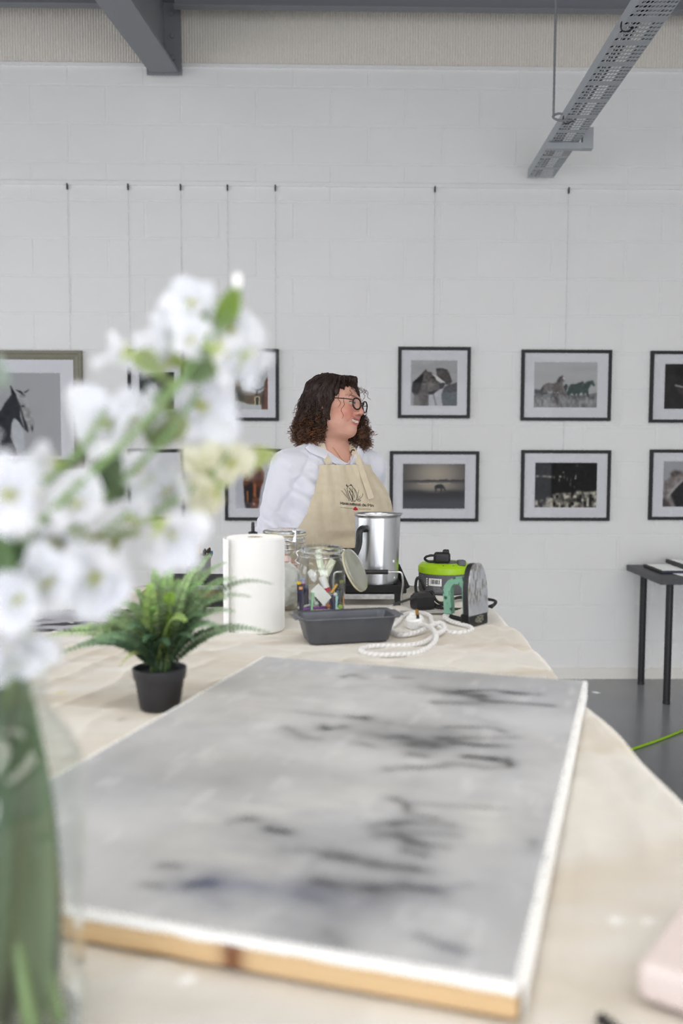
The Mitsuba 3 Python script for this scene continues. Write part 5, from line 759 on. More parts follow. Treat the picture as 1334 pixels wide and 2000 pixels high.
def blade(key, p0, p1, w, col, bend=.02, rs=None, mm='m_blade'):
    s = np.linspace(0, 1, 16); d = p1-p0; side = unit(np.cross(d, [.2, -1, .1])); nrm = unit(np.cross(side, d)); P = p0+d*s[:, None]+nrm*(bend*np.sin(PI*s))[:, None]
    wd = w*np.sin(PI*np.clip(s*.93+.05, 0, 1))**.8; v = np.linspace(-1, 1, 5); V = P[:, None]+side*(wd[:, None]*v)[..., None]+nrm*((wd[:, None]*np.abs(v))*.28)[..., None]
    col = np.array(col, float)*.85+.13*np.mean(col); C = Larr(col)*(1+.25*(np.abs(v)[None, :, None]-.5)+0*s[:, None, None]); put(key, (V.reshape(-1, 3), gridfaces(16, 5)), mm, True, color=C.reshape(-1, 3))
rs = rng(77)
stems = [
 ('stem whose two white blooms reach highest, against the bare wall', .80, (452, 590), [(374, 592, 66, -.1, .3, 1.), (452, 645, 66, .3, -.1, .9), (352, 612, 44, -.6, -.2, .7), (425, 690, 56, .2, -.6, .6)], [((430, 640), (466, 556), .010, (122, 150, 66)), ((385, 610), (404, 665), .007, (120, 140, 90))], [(464, 549, 9)]),
 ('stem with long petals spreading right across the girth strap picture', .78, (410, 650), [(318, 690, 84, -.7, .25, .6), (440, 690, 66, .8, -.5, .5), (375, 668, 62, .1, .5, .8), (486, 706, 52, .9, -.7, .4), (235, 686, 50, -.95, .1, .4)], [((360, 735), (442, 705), .012, (112, 134, 92)), ((262, 690), (318, 732), .010, (146, 160, 110))], []),
 ('stem with a large bloom above the chestnut horse picture', .80, (390, 760), [(392, 792, 92, .55, .0, .8), (305, 800, 60, -.55, .1, .8)], [((290, 868), (350, 805), .014, (128, 144, 100)), ((330, 850), (372, 820), .010, (150, 160, 110))], []),
 ('stem with the bloom hiding the lower corner of the large frame', .76, (205, 800), [(205, 832, 88, .15, .15, .9), (92, 902, 50, -.6, .1, .8), (255, 800, 58, .5, .3, .7)], [((192, 960), (232, 880), .014, (92, 112, 80)), ((70, 930), (96, 912), .006, (140, 156, 80))], []),
 ('stem with cream blooms reaching right towards the white sleeve', .84, (450, 880), [(452, 905, 60, .1, .1, 1., 1), (408, 962, 62, -.2, -.3, .8, 1), (330, 962, 76, -.2, .1, .9), (278, 922, 66, -.4, .4, .8), (395, 905, 55, .1, .5, .8, 1)], [((478, 900), (540, 884), .010, (168, 180, 106)), ((212, 985), (236, 905), .013, (98, 118, 84)), ((340, 968), (380, 962), .007, (146, 152, 84))], []),
 ('stem with blooms hanging low over the fern', .74, (250, 1000), [(330, 1045, 84, .35, -.35, .8), (150, 985, 74, -.1, .4, .9), (110, 1060, 96, -.2, -.1, 1.), (255, 1015, 62, .2, .3, .8)], [((168, 1080), (236, 1060), .012, (128, 136, 70)), ((190, 1130), (226, 1075), .012, (104, 112, 74)), ((180, 1062), (196, 1042), .006, (196, 204, 70))], []),
 ('stem with the largest pale bloom low over the vase neck', .68, (120, 1080), [(186, 1128, 104, .35, -.15, .9), (38, 1170, 76, -.1, -.2, .8), (95, 1140, 80, .1, .3, .9)], [((6, 1180), (40, 1060), .020, (84, 112, 68)), ((-20, 1090), (60, 1120), .022, (70, 96, 62))], []),
 ('stem with blooms cut by the left edge of the picture', .66, (10, 900), [(18, 965, 100, .0, .2, .9), (-40, 905, 80, -.3, .2, .8), (28, 1258, 108, .0, -.6, .6)], [((-30, 1180), (0, 1040), .020, (98, 124, 80)), ((0, 760), (-6, 690), .008, (150, 166, 150))], [])]
for i, (lab, Y, head, bl, lv, buds) in enumerate(stems):
    k = fresh('flower_stem'); ang = i*2.4; b0 = np.array([VX+.064*math.cos(ang), VY+.060*math.sin(ang), ZT+.016]); nk = np.array([VX+.034*math.cos(ang+2.6), VY+.034*math.sin(ang+2.6), zv(1345)]); nk2 = np.array([VX+.040*math.cos(ang+2.6), VY+.036*math.sin(ang+2.6), zv(1270)]); h = at(*head, Y)
    P = spline([b0, b0*.45+nk*.55+[0, 0, 0], nk, nk2, nk2*.45+h*.55+[0, 0, .01], h], 60); put(k+'__stem', tube(P, np.linspace(.0066, .0018, 60), 8), 'm_vc_satin', True, color=L(112, 140, 84))
    labels.setdefault(k, {})
    for b in bl:
        x, y, r, dx, dy, f = b[:6]; Yb = Y+rs.uniform(-.035, .035); c = at(x, y, Yb); ax = unit([dx+rs.uniform(-.35, .35), -f*.75, dy+rs.uniform(-.2, .35)]); kb = k+'__blossom'; n = 0
        while any(q.startswith(kb+'__') for q in scene): n += 1; kb = f'{k}__blossom_{n:03d}'
        base = blossom(kb, c-ax*r*Yb/FOCAL*.35, ax, r*Yb/FOCAL*1.12, rs, 4 if r < 70 else 5, 1.15, len(b) > 6, (206, 214, 130) if r < 90 else (210, 216, 150))
        j = np.argmin(np.linalg.norm(P[25:]-base, axis=1)+.25*np.maximum(P[25:, 2]-base[2], 0))+25; a = P[j]; put(k+'__pedicel', tube(spline([a, (a+base)/2+[0, 0, -.004], base], 14), np.linspace(.0016, .0016, 14), 6), 'm_vc_satin', True, color=L(128, 150, 88))
    for (a_, b_, w, col) in lv: blade(k+'__leaf', at(*a_, Y+.01), at(*b_, Y-.005), w, col, .006)
    for (x, y, r) in buds:
        c = at(x, y, Y-.005); m = trimesh.creation.icosphere(2, 1.); put(k+'__bud', (np.array(m.vertices)*[r*.9*Y/FOCAL, r*.9*Y/FOCAL, r*1.7*Y/FOCAL]+c, np.array(m.faces)), 'm_vc', True, color=L(246, 246, 240))
    aa = np.array([VX+.03*math.cos(ang+1), VY+.03*math.sin(ang+1), ZT+.02]); bb = np.array([VX+.036*math.cos(ang+2.4), VY+.036*math.sin(ang+2.4), zv(1300)]); blade(k+'__leaf', aa, bb, .020, ((82, 108, 76), (102, 126, 88), (66, 92, 68), (116, 136, 92))[i % 4], .012); a3 = np.array([VX+.055*math.cos(ang+4.1), VY+.050*math.sin(ang+4.1), ZT+.02]); b3 = np.array([VX+.042*math.cos(ang+4.6), VY+.040*math.sin(ang+4.6), zv(1330)]); blade(k+'__leaf', a3, b3, .019, ((96, 120, 84), (70, 98, 72), (110, 134, 94), (88, 112, 80))[i % 4], .010)
    tag(k, 'flower '+lab, 'flower')
# ---------------------------------------------------------------- the woman behind the table
PY = 3.45; phi = math.radians(28); PX = at(648, 900, PY)[0]; PO = np.array([PX, PY, 0])
PF, PL = np.array([math.sin(phi), -math.cos(phi), 0]), np.array([math.cos(phi), math.sin(phi), 0]); RB = np.stack([PL, PF, (0, 0, 1.)], 1)   # columns: her left, forward, up
def loc(P): return (np.asarray(P, float)-PO)@RB
def wld(p): return np.asarray(p, float)@RB.T+PO
SH_R, EL_R, WR_R = (-.178, -.01, 1.398), (-.236, -.03, 1.152), (-.325, .215, 1.118)
SH_L, EL_L, WR_L = (.172, -.01, 1.398), (.190, -.06, 1.15), (.055, .215, 1.12)
def torso(p, g=0.):
    d = ell(p, (0, -.01, 1.285), (.185+g, .122+g, .21+g)); d = smin(d, ell(p, (-.075, .085, 1.262), (.092+g, .082+g, .088+g)), .06); d = smin(d, ell(p, (.075, .085, 1.262), (.092+g, .082+g, .088+g)), .06)
    d = smin(d, ell(p, (0, .02, 1.08), (.192+g, .160+g, .20+g)), .09); d = smin(d, ell(p, (0, -.01, .93), (.205+g, .155+g, .17+g)), .08)
    d = smin(d, cap(p, (-.150, -.012, 1.402), (.150, -.012, 1.402), .050+g), .05); d = smin(d, cap(p, (0, -.02, 1.475), (-.155, -.012, 1.405), .050+g, .046+g), .045); return smin(d, cap(p, (0, -.02, 1.475), (.155, -.012, 1.405), .050+g, .046+g), .045)
def arm(p, S, E, W, r=(.060, .052, .050, .042)):
    return smin(cap(p, S, E, r[0], r[1]), cap(p, E, W, r[2], r[3]), .03)
nrm3 = lambda p, f, o=3, s=0: nfbm(p*f, o, s)-.5
def shirt_sdf(p):
    g = .006; d = torso(p, g); d = smin(d, arm(p, SH_R, EL_R, WR_R), .035); d = smin(d, arm(p, SH_L, EL_L, WR_L, (.056, .046, .044, .040)), .03)
    fold = .017*nrm3(p*np.array([1, 1, .55])+3, 11., 3, 2)+.004*np.exp(-((np.linalg.norm((p-np.array(SH_R))[:, :1]*1.+0, axis=1)-.0)/.004)**2)*0
    e = np.linalg.norm(p-np.array(EL_R), axis=-1); fold += .010*np.sin(p[:, 2]*115+6*np.sin(p[:, 0]*24)+p[:, 1]*40)*np.exp(-(e/.085)**2)
    ax_ = np.linalg.norm(p-np.array([-.125, .07, 1.31]), axis=-1); fold += .010*np.sin((p[:, 2]*.7+p[:, 0]*.75)*95)*np.exp(-(ax_/.10)**2)
    fold += .003*np.sin(p[:, 2]*46+p[:, 0]*30)*np.exp(-((p[:, 0]+.16)/.06)**2)
    rdg = lambda t: (1-np.abs(2*np.mod(t, 1)-1))**3
    fold += .0055*(rdg((p[:, 2]*1.1+p[:, 0]*.5)*7+1.6*nfbm(p*6, 2, 5))-.4)*np.clip(nfbm(p*7+5, 2, 6)*2-.5, 0, 1)-.005*(rdg((p[:, 2]*.7-p[:, 0]*1.1+p[:, 1])*8+1.8*nfbm(p*7, 2, 8))-.4)*np.clip(nfbm(p*6+9, 2, 9)*2-.6, 0, 1)
    sm_ = np.abs((p-np.array([-.155, 0, 1.38]))@unit(np.array([-.8, 0, .45]))); fold += .0035*np.exp(-(sm_/.006)**2)*(p[:, 2] > 1.25)*(p[:, 0] < -.10)
    d = d+fold
    cuff = ((p-np.array(WR_R))@unit(np.array(WR_R)-np.array(EL_R))); d = smax(d, np.where(np.linalg.norm(p-np.array(WR_R), axis=-1) < .12, cuff-.004, -1), .004)
    cuff = ((p-np.array(WR_L))@unit(np.array(WR_L)-np.array(EL_L))); d = smax(d, np.where(np.linalg.norm(p-np.array(WR_L), axis=-1) < .10, cuff-.004, -1), .004)
    vx = np.abs(p[:, 0]+.004); vcut = np.maximum(vx-np.clip((p[:, 2]-1.385)*.95, 0, .075), -.02-p[:, 1]); d = smax(d, -np.maximum(vcut, 1.385-p[:, 2]), .006)
    d = smax(d, -cap(p, (0, -.02, 1.46), (0, .0, 1.60), .068, .075), .006); return smax(d, .86-p[:, 2], .004)
# head frame: turned to her left, tilted a little
hy = math.radians(60); HF = np.array([math.sin(hy), -math.cos(hy), 0]); HL = np.array([math.cos(hy), math.sin(hy), 0]); RH0 = np.stack([HL, HF, (0, 0, 1.)], 1)
RH = RH0@rot(math.radians(-4), 'x')@rot(math.radians(9), 'y'); HC = at(655, 791, PY-.01); hs_ = 1.0
def hl(P): return (np.asarray(P, float)-HC)@RH/hs_
def hw_(p): return (np.asarray(p, float)*hs_)@RH.T+HC
NB = np.array([PX, PY+.015, 1.40])
def head_sdf(W):
    p = hl(W); a = np.abs(p[:, 0]); q = np.stack([a, p[:, 1], p[:, 2]], 1)
    d = ell(p, (0, -.018, .028), (.073, .090, .079)); d = smin(d, ell(p, (0, .028, -.022), (.060, .066, .078)), .03); d = smin(d, ell(p, (0, .034, -.070), (.048, .050, .034)), .03)
    d = smin(d, ell(p, (0, .080, -.087), (.019, .016, .016)), .018); d = smin(d, ell(q, (.036, .060, -.028), (.026, .026, .023)), .018)     # chin, cheeks
    d = smin(d, ell(q, (.037, .028, -.064), (.026, .036, .027)), .025); d = smin(d, ell(p, (0, .040, -.098), (.036, .040, .018)), .03)      # jowl, soft under-chin
    d = smin(d, cap(q, (0, .083, .026), (.036, .074, .026), .010), .016)                                                                  # brow
    d = smax(d, -ell(q, (.031, .101, .006), (.016, .014, .009)), .010)                                                                   # eye sockets
    d = smin(d, cap(p, (0, .088, .012), (0, .108, -.020), .0075, .0105), .010); d = smin(d, ell(q, (.0125, .098, -.026), (.008, .010, .0075)), .007)
    d = smax(d, -ell(q, (.0062, .104, -.034), (.0032, .005, .004)), .002)
    # laughing mouth: opening, lips, teeth ridge inside
    cz = -.0545+6.5*p[:, 0]**2; pm = np.stack([p[:, 0], p[:, 1], p[:, 2]-cz], 1)
    d = smin(d, ell(pm, (0, .082, .0005), (.034, .012, .017)), .012); d = smin(d, ell(pm, (0, .0905, .0075), (.026, .006, .0042)), .005); d = smin(d, ell(pm, (0, .0895, -.0085), (.022, .007, .0048)), .005)
    d = smax(d, -ell(pm, (0, .095, -.0008), (.0285, .018, .0066)), .003); d = smin(d, ell(pm, (0, .0775, .0016), (.026, .010, .0056)), .001)
    d = smin(d, np.maximum(ell(q, (.0755, -.006, -.004), (.010, .020, .032)), -ell(q, (.086, -.002, -.002), (.007, .011, .020))), .006)  # ears
    lp = loc(W); n = cap(W, NB+[0, 0, .03], HC+RH@np.array([0, -.028, -.075]), .060, .057); d = smin(d, n, .035)
    t = np.maximum(torso(lp, -.012), np.linalg.norm(lp[:, :2]-[0, .05], axis=-1)-.115); return smin(d, np.maximum(t, 1.33-W[:, 2]), .03)
def hand_sdf(p, W, D, U, S):
    """palm, four bent fingers and a thumb; W wrist, D towards the fingers, U out of the back of the hand, S towards the thumb"""
    W, D, U, S = (np.asarray(x, float) for x in (W, D, U, S)); d = cap(p, W-D*.03, W+D*.02, .026, .024)
    for i, (s, l) in enumerate(((.030, .072), (.010, .080), (-.011, .075), (-.030, .060))):
        k0 = W+D*.085+S*s*1.05+U*.004; d = smin(d, cap(p, W+D*.012+S*s*.7, k0, .0155, .0125), .014)
        k1 = k0+(D*.93-U*.25)*l*.48; k2 = k1+(D*.72-U*.62)*l*.30; k3 = k2+(D*.45-U*.8)*l*.24; f = np.minimum(np.minimum(cap(p, k0, k1, .0100, .0090), cap(p, k1, k2, .0088, .0082)), cap(p, k2, k3, .0080, .0068)); d = smin(d, f, .004)
    t0 = W+D*.025+S*.028; t1 = t0+(S*.75+D*.65-U*.25)*.038; t2 = t1+(S*.35+D*.9-U*.25)*.030; return smin(d, np.minimum(cap(p, t0, t1, .0140, .0110), cap(p, t1, t2, .0105, .0085)), .010)
def body_sdf(p):
    d = torso(p, -.026); d = smin(d, arm(p, SH_R, EL_R, WR_R, (.036, .032, .032, .027)), .03); d = smin(d, arm(p, SH_L, EL_L, WR_L, (.036, .032, .032, .027)), .03)
    for s in (-1, 1):
        d = smin(d, cap(p, (s*.095, -.01, .88), (s*.10, .01, .48), .092, .060), .04); d = smin(d, cap(p, (s*.10, .01, .48), (s*.10, -.02, .09), .056, .040), .03); d = smin(d, cap(p, (s*.10, -.04, .040), (s*.125, .12, .030), .036, .028), .02)
    return d
uR = unit(np.array(WR_R)-np.array(EL_R)); uL = unit(np.array(WR_L)-np.array(EL_L)); DR_, DL_ = unit(uR+[-.15, .25, -.12]), unit(uL+[-.05, .3, -.25])
UR_ = unit(np.array([0, .1, 1.])-DR_*(DR_@np.array([0, .1, 1.]))); SR_ = np.cross(UR_, DR_)*-1; UL_ = unit(np.array([0, .1, 1.])-DL_*(DL_@np.array([0, .1, 1.]))); SL_ = np.cross(UL_, DL_)
if SR_[0] < 0: SR_ = -SR_
if SL_[0] > 0: SL_ = -SL_
hv, hf = nets(head_sdf, HC-[.14, .16, .24], HC+[.17, .16, .13], .0026); hv2, hf2 = nets(lambda W: np.maximum(head_sdf(W), W[:, 2]-(HC[2]-.232)), [PX-.24, PY-.20, 1.29], [PX+.24, PY+.20, HC[2]-.22], .006)
mr = nets(lambda p: hand_sdf(p, WR_R, DR_, UR_, SR_), np.array(WR_R)+[-.16, -.07, -.13], np.array(WR_R)+[.12, .22, .07], .0032); ml = nets(lambda p: hand_sdf(p, WR_L, DL_, UL_, SL_), np.array(WR_L)+[-.14, -.07, -.14], np.array(WR_L)+[.13, .22, .07], .0032)
bv, bf = nets(body_sdf, [-.42, -.28, -.01], [.42, .36, 1.36], .012)
# skin colours in the head's own frame
p = hl(hv); a = np.abs(p[:, 0]); G = lambda x, y, z, r: np.exp(-(((a-x)/r[0])**2+((p[:, 1]-y)/r[1])**2+((p[:, 2]-z)/r[2])**2))
C = np.tile(np.array([198, 150, 131.]), (len(p), 1)); blend = lambda C, m, c: C*(1-np.clip(m, 0, 1)[:, None])+np.clip(m, 0, 1)[:, None]*np.array(c, float)
C = blend(C, .62*G(.040, .07, -.030, (.026, .05, .022)), (196, 110, 96)); C = blend(C, .5*G(.0, .115, -.018, (.014, .03, .014)), (206, 134, 116)); C = blend(C, .3*(p[:, 2] < -.10), (206, 158, 138)); nf = np.exp(-((a-(.030+.25*(-.028-p[:, 2])))/.0035)**2)*((p[:, 2] < -.028) & (p[:, 2] > -.062) & (p[:, 1] > .05)); C = blend(C, .4*nf, (150, 96, 84)); C += 10*nrm3(p, 60, 3, 4)[:, None]
cz = -.0545+6.5*p[:, 0]**2; zz = p[:, 2]-cz; fr_ = (p[:, 1] > .074)
C = blend(C, fr_*np.exp(-((zz-.0085)/.0034)**2)*np.exp(-(a/.030)**6), (176, 92, 88)); C = blend(C, fr_*np.exp(-((zz+.0098)/.0042)**2)*np.exp(-(a/.024)**6), (186, 98, 94))
inm = (np.abs(zz) < .0064) & (a < .0275) & (p[:, 1] > .06) & (p[:, 1] < .0885); C = np.where(inm[:, None], np.where(((zz > -.0042) & (p[:, 1] > .079))[:, None], [[240, 234, 226]], [[96, 44, 42]]), C)
C = blend(C, .85*G(.031, .086, .031-0., (.017, .03, .0030))*(p[:, 1] > .06), (84, 58, 46)); C = blend(C, .8*G(.0062, .105, -.033, (.004, .008, .0035)), (96, 54, 46)); C = blend(C, .35*G(.031, .085, .006, (.018, .02, .010)), (176, 124, 108))
skin = lambda n: np.tile(np.array([198, 150, 130.]), (n, 1))
bodyC = np.where((bv[:, 2] < .93)[:, None], [[44, 46, 54]], skin(len(bv))); bodyC = np.where((bv[:, 2] < .085)[:, None], [[60, 58, 56]], bodyC)
V, F = cat((hv, hf), (hv2, hf2), (wld(mr[0]), mr[1]), (wld(ml[0]), ml[1]), (wld(bv), bf))
mat('m_skin', VC, .48, spec=.4, sheen=.15); put('person__body', (V, F), 'm_skin', True, color=Larr(np.vstack([C, skin(len(hv2))-[6, 16, 16], skin(len(mr[0])), skin(len(ml[0])), bodyC])))
sv, sf = nets(shirt_sdf, [-.42, -.26, .85], [.30, .34, 1.53], .0062); mat('m_shirt', L(214, 215, 223), .9, spec=.1, sheen=.3, bump=lambda p, n, uv: mikit.noise(p.x*700, p.y*700, p.z*500), bump_scale=.0004)
put('person__shirt', (wld(sv), sf), 'm_shirt', True); part('person__shirt', 'loose white cotton shirt with rolled sleeve')
def on_person(x, y, f=None, lift=.002):
    o = EYE[None]; d = unit(ray(x, y))[None]; fn = f or (lambda W: np.minimum(shirt_sdf(loc(W)), head_sdf(W)))
    q = march(lambda W: fn(W)*.7, o+d*2.9, d, 1.2); return q[0]-d[0]*lift
# collar: two folded flaps that lie on the shirt beside the opening, and a stand behind the neck
def flap(inner, outer, n=26):
    a, b = (spline(np.array([on_person(x, y, None, l) for x, y, l in q]), n) for q in (inner, outer)); w = np.linspace(0, 1, 6)[None, :, None]
    V = a[:, None]*(1-w)+b[:, None]*w; nrm = unit(EYE-V.mean((0, 1))); return V+nrm*(.006*np.sin(np.pi*w*.9)+.002)
for V in (flap([(604, 868, .012), (622, 872, .012), (638, 880, .012), (658, 894, .010), (682, 906, .006)], [(597, 874, .005), (608, 885, .005), (622, 891, .006), (640, 899, .006), (663, 910, .004)]),
          flap([(700, 868, .010), (697, 878, .010), (693, 888, .010), (688, 898, .008), (684, 906, .006)], [(708, 876, .006), (709, 886, .006), (706, 896, .006), (700, 906, .006), (692, 913, .005)])):
    vv, ff = shell(V, .0018); put('person__shirt__collar', (vv, ff), 'm_shirt', 50)
# apron bib and skirt, laid on the torso along rays from the body's axis
def skin_r(th, z, lift):
    d = np.stack([np.sin(th), np.cos(th), 0*th], -1).reshape(-1, 3); o = np.stack([0*th, 0*th, z], -1).reshape(-1, 3); r = np.full(len(d), .42)
    for _ in range(60): r = np.maximum(r-.8*(torso(o+d*r[:, None], .006)-lift), .03)
    return r.reshape(th.shape)
zk = [.84, 1.0, 1.10, 1.150, 1.19, 1.25, 1.32, 1.38, 1.415]; wk = [98, 96, 92, 78, 62, 50, 45, 45, 46.]
na, nb = 90, 110; zz = np.linspace(.84, 1.414, nb); wmax = np.radians(np.interp(zz, zk, wk)); u = np.linspace(-1, 1, na); TH = u[:, None]*wmax[None]; ZZ = np.broadcast_to(zz, TH.shape)
def apron_r(TH, ZZ, lift=.018):
    R = skin_r(TH, ZZ, lift); return R
RA = apron_r(TH, ZZ); RA = np.maximum(RA, gaussian_filter(RA, (7, 7), mode='nearest')); RA = gaussian_filter(RA, 2, mode='nearest')
RA += .004*np.sin(TH*22+ZZ*9+2*nfbm(np.stack([TH*3, ZZ*8, 0*TH], -1), 2, 3))*np.clip((1.40-ZZ)/.12, .25, 1)*.5+.016*(nfbm(np.stack([TH*4, ZZ*6+TH*3, 0*TH], -1), 3, 7)-.5); bm = np.exp(-(((TH+.25)/.35)**2+((ZZ-1.175)/.04)**2)); RA += .007*np.sin((ZZ-1.175)*70)*bm
from scipy.interpolate import RegularGridInterpolator
GA = np.stack([RA*np.sin(TH), RA*np.cos(TH), ZZ], -1); ag = RegularGridInterpolator((u, zz), RA, bounds_error=False, fill_value=None)
mat('m_apron', proc(lambda p, n, uv: mikit.mix(Lt(194, 182, 158), Lt(206, 195, 172), mikit.fbm(p.x*50, p.y*50, p.z*50))), .9, spec=.1, sheen=.2, bump=lambda p, n, uv: mikit.noise(p.x*900, p.y*900, p.z*900), bump_scale=.0003)
vv, ff = shell(wld(GA.reshape(-1, 3)).reshape(GA.shape), .0018); put('person__apron', (vv, ff), 'm_apron', 50); part('person__apron', 'beige bib apron with an embroidered horse emblem')
def on_apron(th, z, lift=.0012): r = ag(np.stack([np.clip(th/np.radians(np.interp(z, zk, wk)), -1, 1), z], -1))+lift; return wld(np.stack([r*np.sin(th), r*np.cos(th), z], -1))
hem = lambda a, b, c, d: None
# embroidered emblem and lettering (drawn in the emblem's own plane, then laid on the bib)
def em(cx_, cy_): x = (650+np.asarray(cx_, float)/10.26-635)/555-PX; return np.arcsin(np.clip(x/.196, -.98, .98))-phi, 1.5-(920+np.asarray(cy_, float)/10.26-860)/555
strokes = [([(338, 290), (322, 275), (330, 262), (348, 285), (360, 315)], 9), ([(462, 290), (455, 262), (472, 268), (485, 290), (490, 320)], 9), ([(350, 300), (400, 282), (460, 285)], 6), ([(335, 310), (322, 380), (335, 450), (352, 520), (375, 570)], 8), ([(490, 320), (530, 370), (540, 430), (530, 490), (500, 560)], 8), ([(365, 380), (385, 450), (405, 510), (410, 570)], 12), ([(390, 330), (420, 370), (440, 400), (462, 420)], 12), ([(440, 440), (430, 500), (425, 560)], 8), ([(470, 340), (460, 400), (468, 460), (470, 520)], 8), ([(500, 350), (515, 400), (505, 450)], 6), ([(378, 572), (400, 588), (430, 575), (455, 588), (480, 565)], 8), ([(500, 560), (530, 575), (560, 590), (580, 575), (555, 555), (520, 550)], 8), ([(330, 540), (325, 565), (345, 570)], 8),
    ([(180, 372), (225, 420), (270, 480), (335, 535)], 6), ([(250, 340), (285, 390), (300, 440), (325, 480)], 6), ([(285, 440), (315, 500), (335, 520)], 5), ([(595, 375), (570, 420), (550, 480), (535, 520)], 6), ([(645, 440), (630, 490), (590, 525), (535, 545)], 6), ([(600, 480), (570, 505), (535, 530)], 5)]
ms = []
for pts, w in strokes:
    P = spline(np.array(pts, float), 24); th, z = em(P[:, 0], P[:, 1]); Q = on_apron(th, z, .0006); ms.append(tube(Q, w/10.26/555*.62, 6))
put('person__apron__emblem', cat(*ms), 'm_ink'); mat('m_ink', L(36, 28, 26), .8); part('person__apron__emblem', 'dark brown embroidered horse head between leaf blades')
tm = meshkit.text_mesh('Haras national du Pin', .01, .0004, True); v = np.array(tm.vertices); xx = v[:, 0]/v[:, 0].max(); yy = v[:, 1]/.01; cxp = 138+xx*635; cyp = 633+xx*70-yy*52; th, z = em(cxp, cyp); z0_, _ = em(cxp*0+138, cyp), 0
put('person__apron__lettering', (on_apron(th, z, .0006)+PF*v[:, 2:3], np.array(tm.faces)), 'm_ink')
ln = []
for x0_, x1_, y0_, y1_ in ((145, 392, 692, 728), (520, 735, 738, 752)): P = np.stack([np.linspace(x0_, x1_, 20), np.linspace(y0_, y1_, 20)], 1); th, z = em(P[:, 0], P[:, 1]); ln.append(tube(on_apron(th, z, .0004), .0005, 5))
put('person__apron__rule', cat(*ln), 'm_ink'); cr_ = []
for x, y, r in ((455, 712, 20), (430, 732, 20), (480, 736, 20), (455, 740, 26), (418, 742, 13), (494, 750, 13)): th, z = em(np.array([x]), np.array([y])); c = on_apron(th, z, .0006)[0]; m = trimesh.creation.icosphere(2, r/10.26/555); cr_.append((np.array(m.vertices)*[1, 1, 1]+c, np.array(m.faces)))
put('person__apron__red_crest', cat(*cr_), 'm_red'); mat('m_red', L(176, 28, 40), .7)
# neck straps: ribbons that follow the chest, with buckle and loose end
def ribbon(pts, w, t=.0022, lift=.004, n=40, f=None):
    Q = spline(np.array([on_person(x, y, f, lift) if not isinstance(x, np.ndarray) else x for x, y in pts]), n); T_ = np.gradient(Q, axis=0); V_ = unit((EYE-Q.mean(0))); S_ = np.cross(T_, V_); S_ /= np.linalg.norm(S_, axis=1, keepdims=True); V = np.stack([Q-S_*w/2, Q-S_*w*.0+V_*.0006, Q+S_*w/2], 1); return shell(V[::-1], t)
bk = wld(np.array([[-.03, -.095, 1.505], [.03, -.095, 1.505]]))
put('person__apron__strap', ribbon([(643, 907), (638, 896), (633, 884), (629, 872), (626, 862)], .0235, .0022, .016), 'm_apron', 50)
put('person__apron__strap', ribbon([(706, 907), (699, 896), (692, 884), (686, 873), (682, 862)], .0215, .0022, .015), 'm_apron', 50)
fa = lambda W: np.minimum(np.minimum(shirt_sdf(loc(W)), head_sdf(W)), torso(loc(W), .033))
put('person__apron__strap_end', ribbon([(697, 894), (705, 915), (713, 938), (720, 958), (725, 974)], .0200, .0022, .010, 40, fa), 'm_apron', 50)
b0 = on_person(689.5, 882, None, .024); put('person__apron__buckle', mv(tube(np.stack([.0065*np.cos(np.linspace(0, 2*PI, 25)), .0065*np.sin(np.linspace(0, 2*PI, 25)), 0*np.linspace(0, 1, 25)], 1), .0022, 8), look_basis(unit(EYE-b0)), b0), 'm_brown_metal', True); mat('m_brown_metal', L(74, 52, 40), .35, metal=.5)
nk_ = spline(np.array([on_person(x, y, None, .004) for x, y in ((650, 874), (662, 890), (674, 902), (681, 905), (683, 896), (684, 884))]), 40); put('person__necklace', tube(nk_, .0007, 6), 'm_brass', True)
# glasses and eyes
for s in (-1, 1):
    ec = hw_([s*.031, .0835, .006]); m = trimesh.creation.icosphere(3, .0122); v = np.array(m.vertices); f = unit(HF*1.0+np.array([0, 0, -.03])); cs = v@f/.0122; up_ = v@RH[:, 2]/.0122; C = np.where(cs[:, None] > .93, [[20, 16, 14]], np.where(cs[:, None] > .74, [[92, 70, 48]], [[176, 168, 160]]))
    lid = (up_ > .24) | (up_ < -.20); lash = (np.abs(up_-.26) < .13); C = np.where(lid[:, None], [[196, 146, 126]], C); C = np.where(lash[:, None], [[52, 36, 32]], C)
    put('person__eye', (v+ec, np.array(m.faces)), 'm_vc_gloss', True, color=Larr(C))
    t = np.linspace(0, 2*PI, 41); rx, rz = .0235, .0195; sh = 1+.10*np.clip(np.sin(t)*1, 0, 1)*np.clip(np.cos(t), 0, 1); x = s*(.0315+rx*np.cos(t)*sh); z = .004+rz*np.sin(t)*sh; y = .1075-.16*np.maximum(np.abs(x)-.012, 0)-.06*z
    put('person__glasses__rim', tube(hw_(np.stack([x, y, z], 1)), .0027, 8), 'm_glasses', True)
    put('person__glasses__temple', tube(spline(hw_(np.array([[s*.0565, .101, .012], [s*.066, .088, .0135], [s*.0735, .05, .013], [s*.0775, .0, .011], [s*.078, -.025, .004], [s*.076, -.045, -.012]])), 30), .0018, 6), 'm_glasses', True)
    cl = hw_(np.stack([x, y, z], 1)).mean(0); pts = np.vstack([cl, hw_(np.stack([x, y, z], 1))[:-1]]); k = np.arange(40); put('person__glasses__lens', (pts, np.stack([k*0, k+1, (k+1) % 40+1], 1)), 'm_pane')
mat('m_glasses', L(38, 26, 26), .25); put('person__glasses__bridge', tube(spline(hw_(np.array([[-.0095, .109, .009], [-.004, .1125, .0125], [.004, .1125, .0125], [.0095, .109, .009]])), 14), .0022, 8), 'm_glasses', True)
er = hw_([-.0775, .002, -.036]); m = trimesh.creation.icosphere(2, .0034); put('person__earring', (np.array(m.vertices)+er, np.array(m.faces)), 'm_chrome', True)
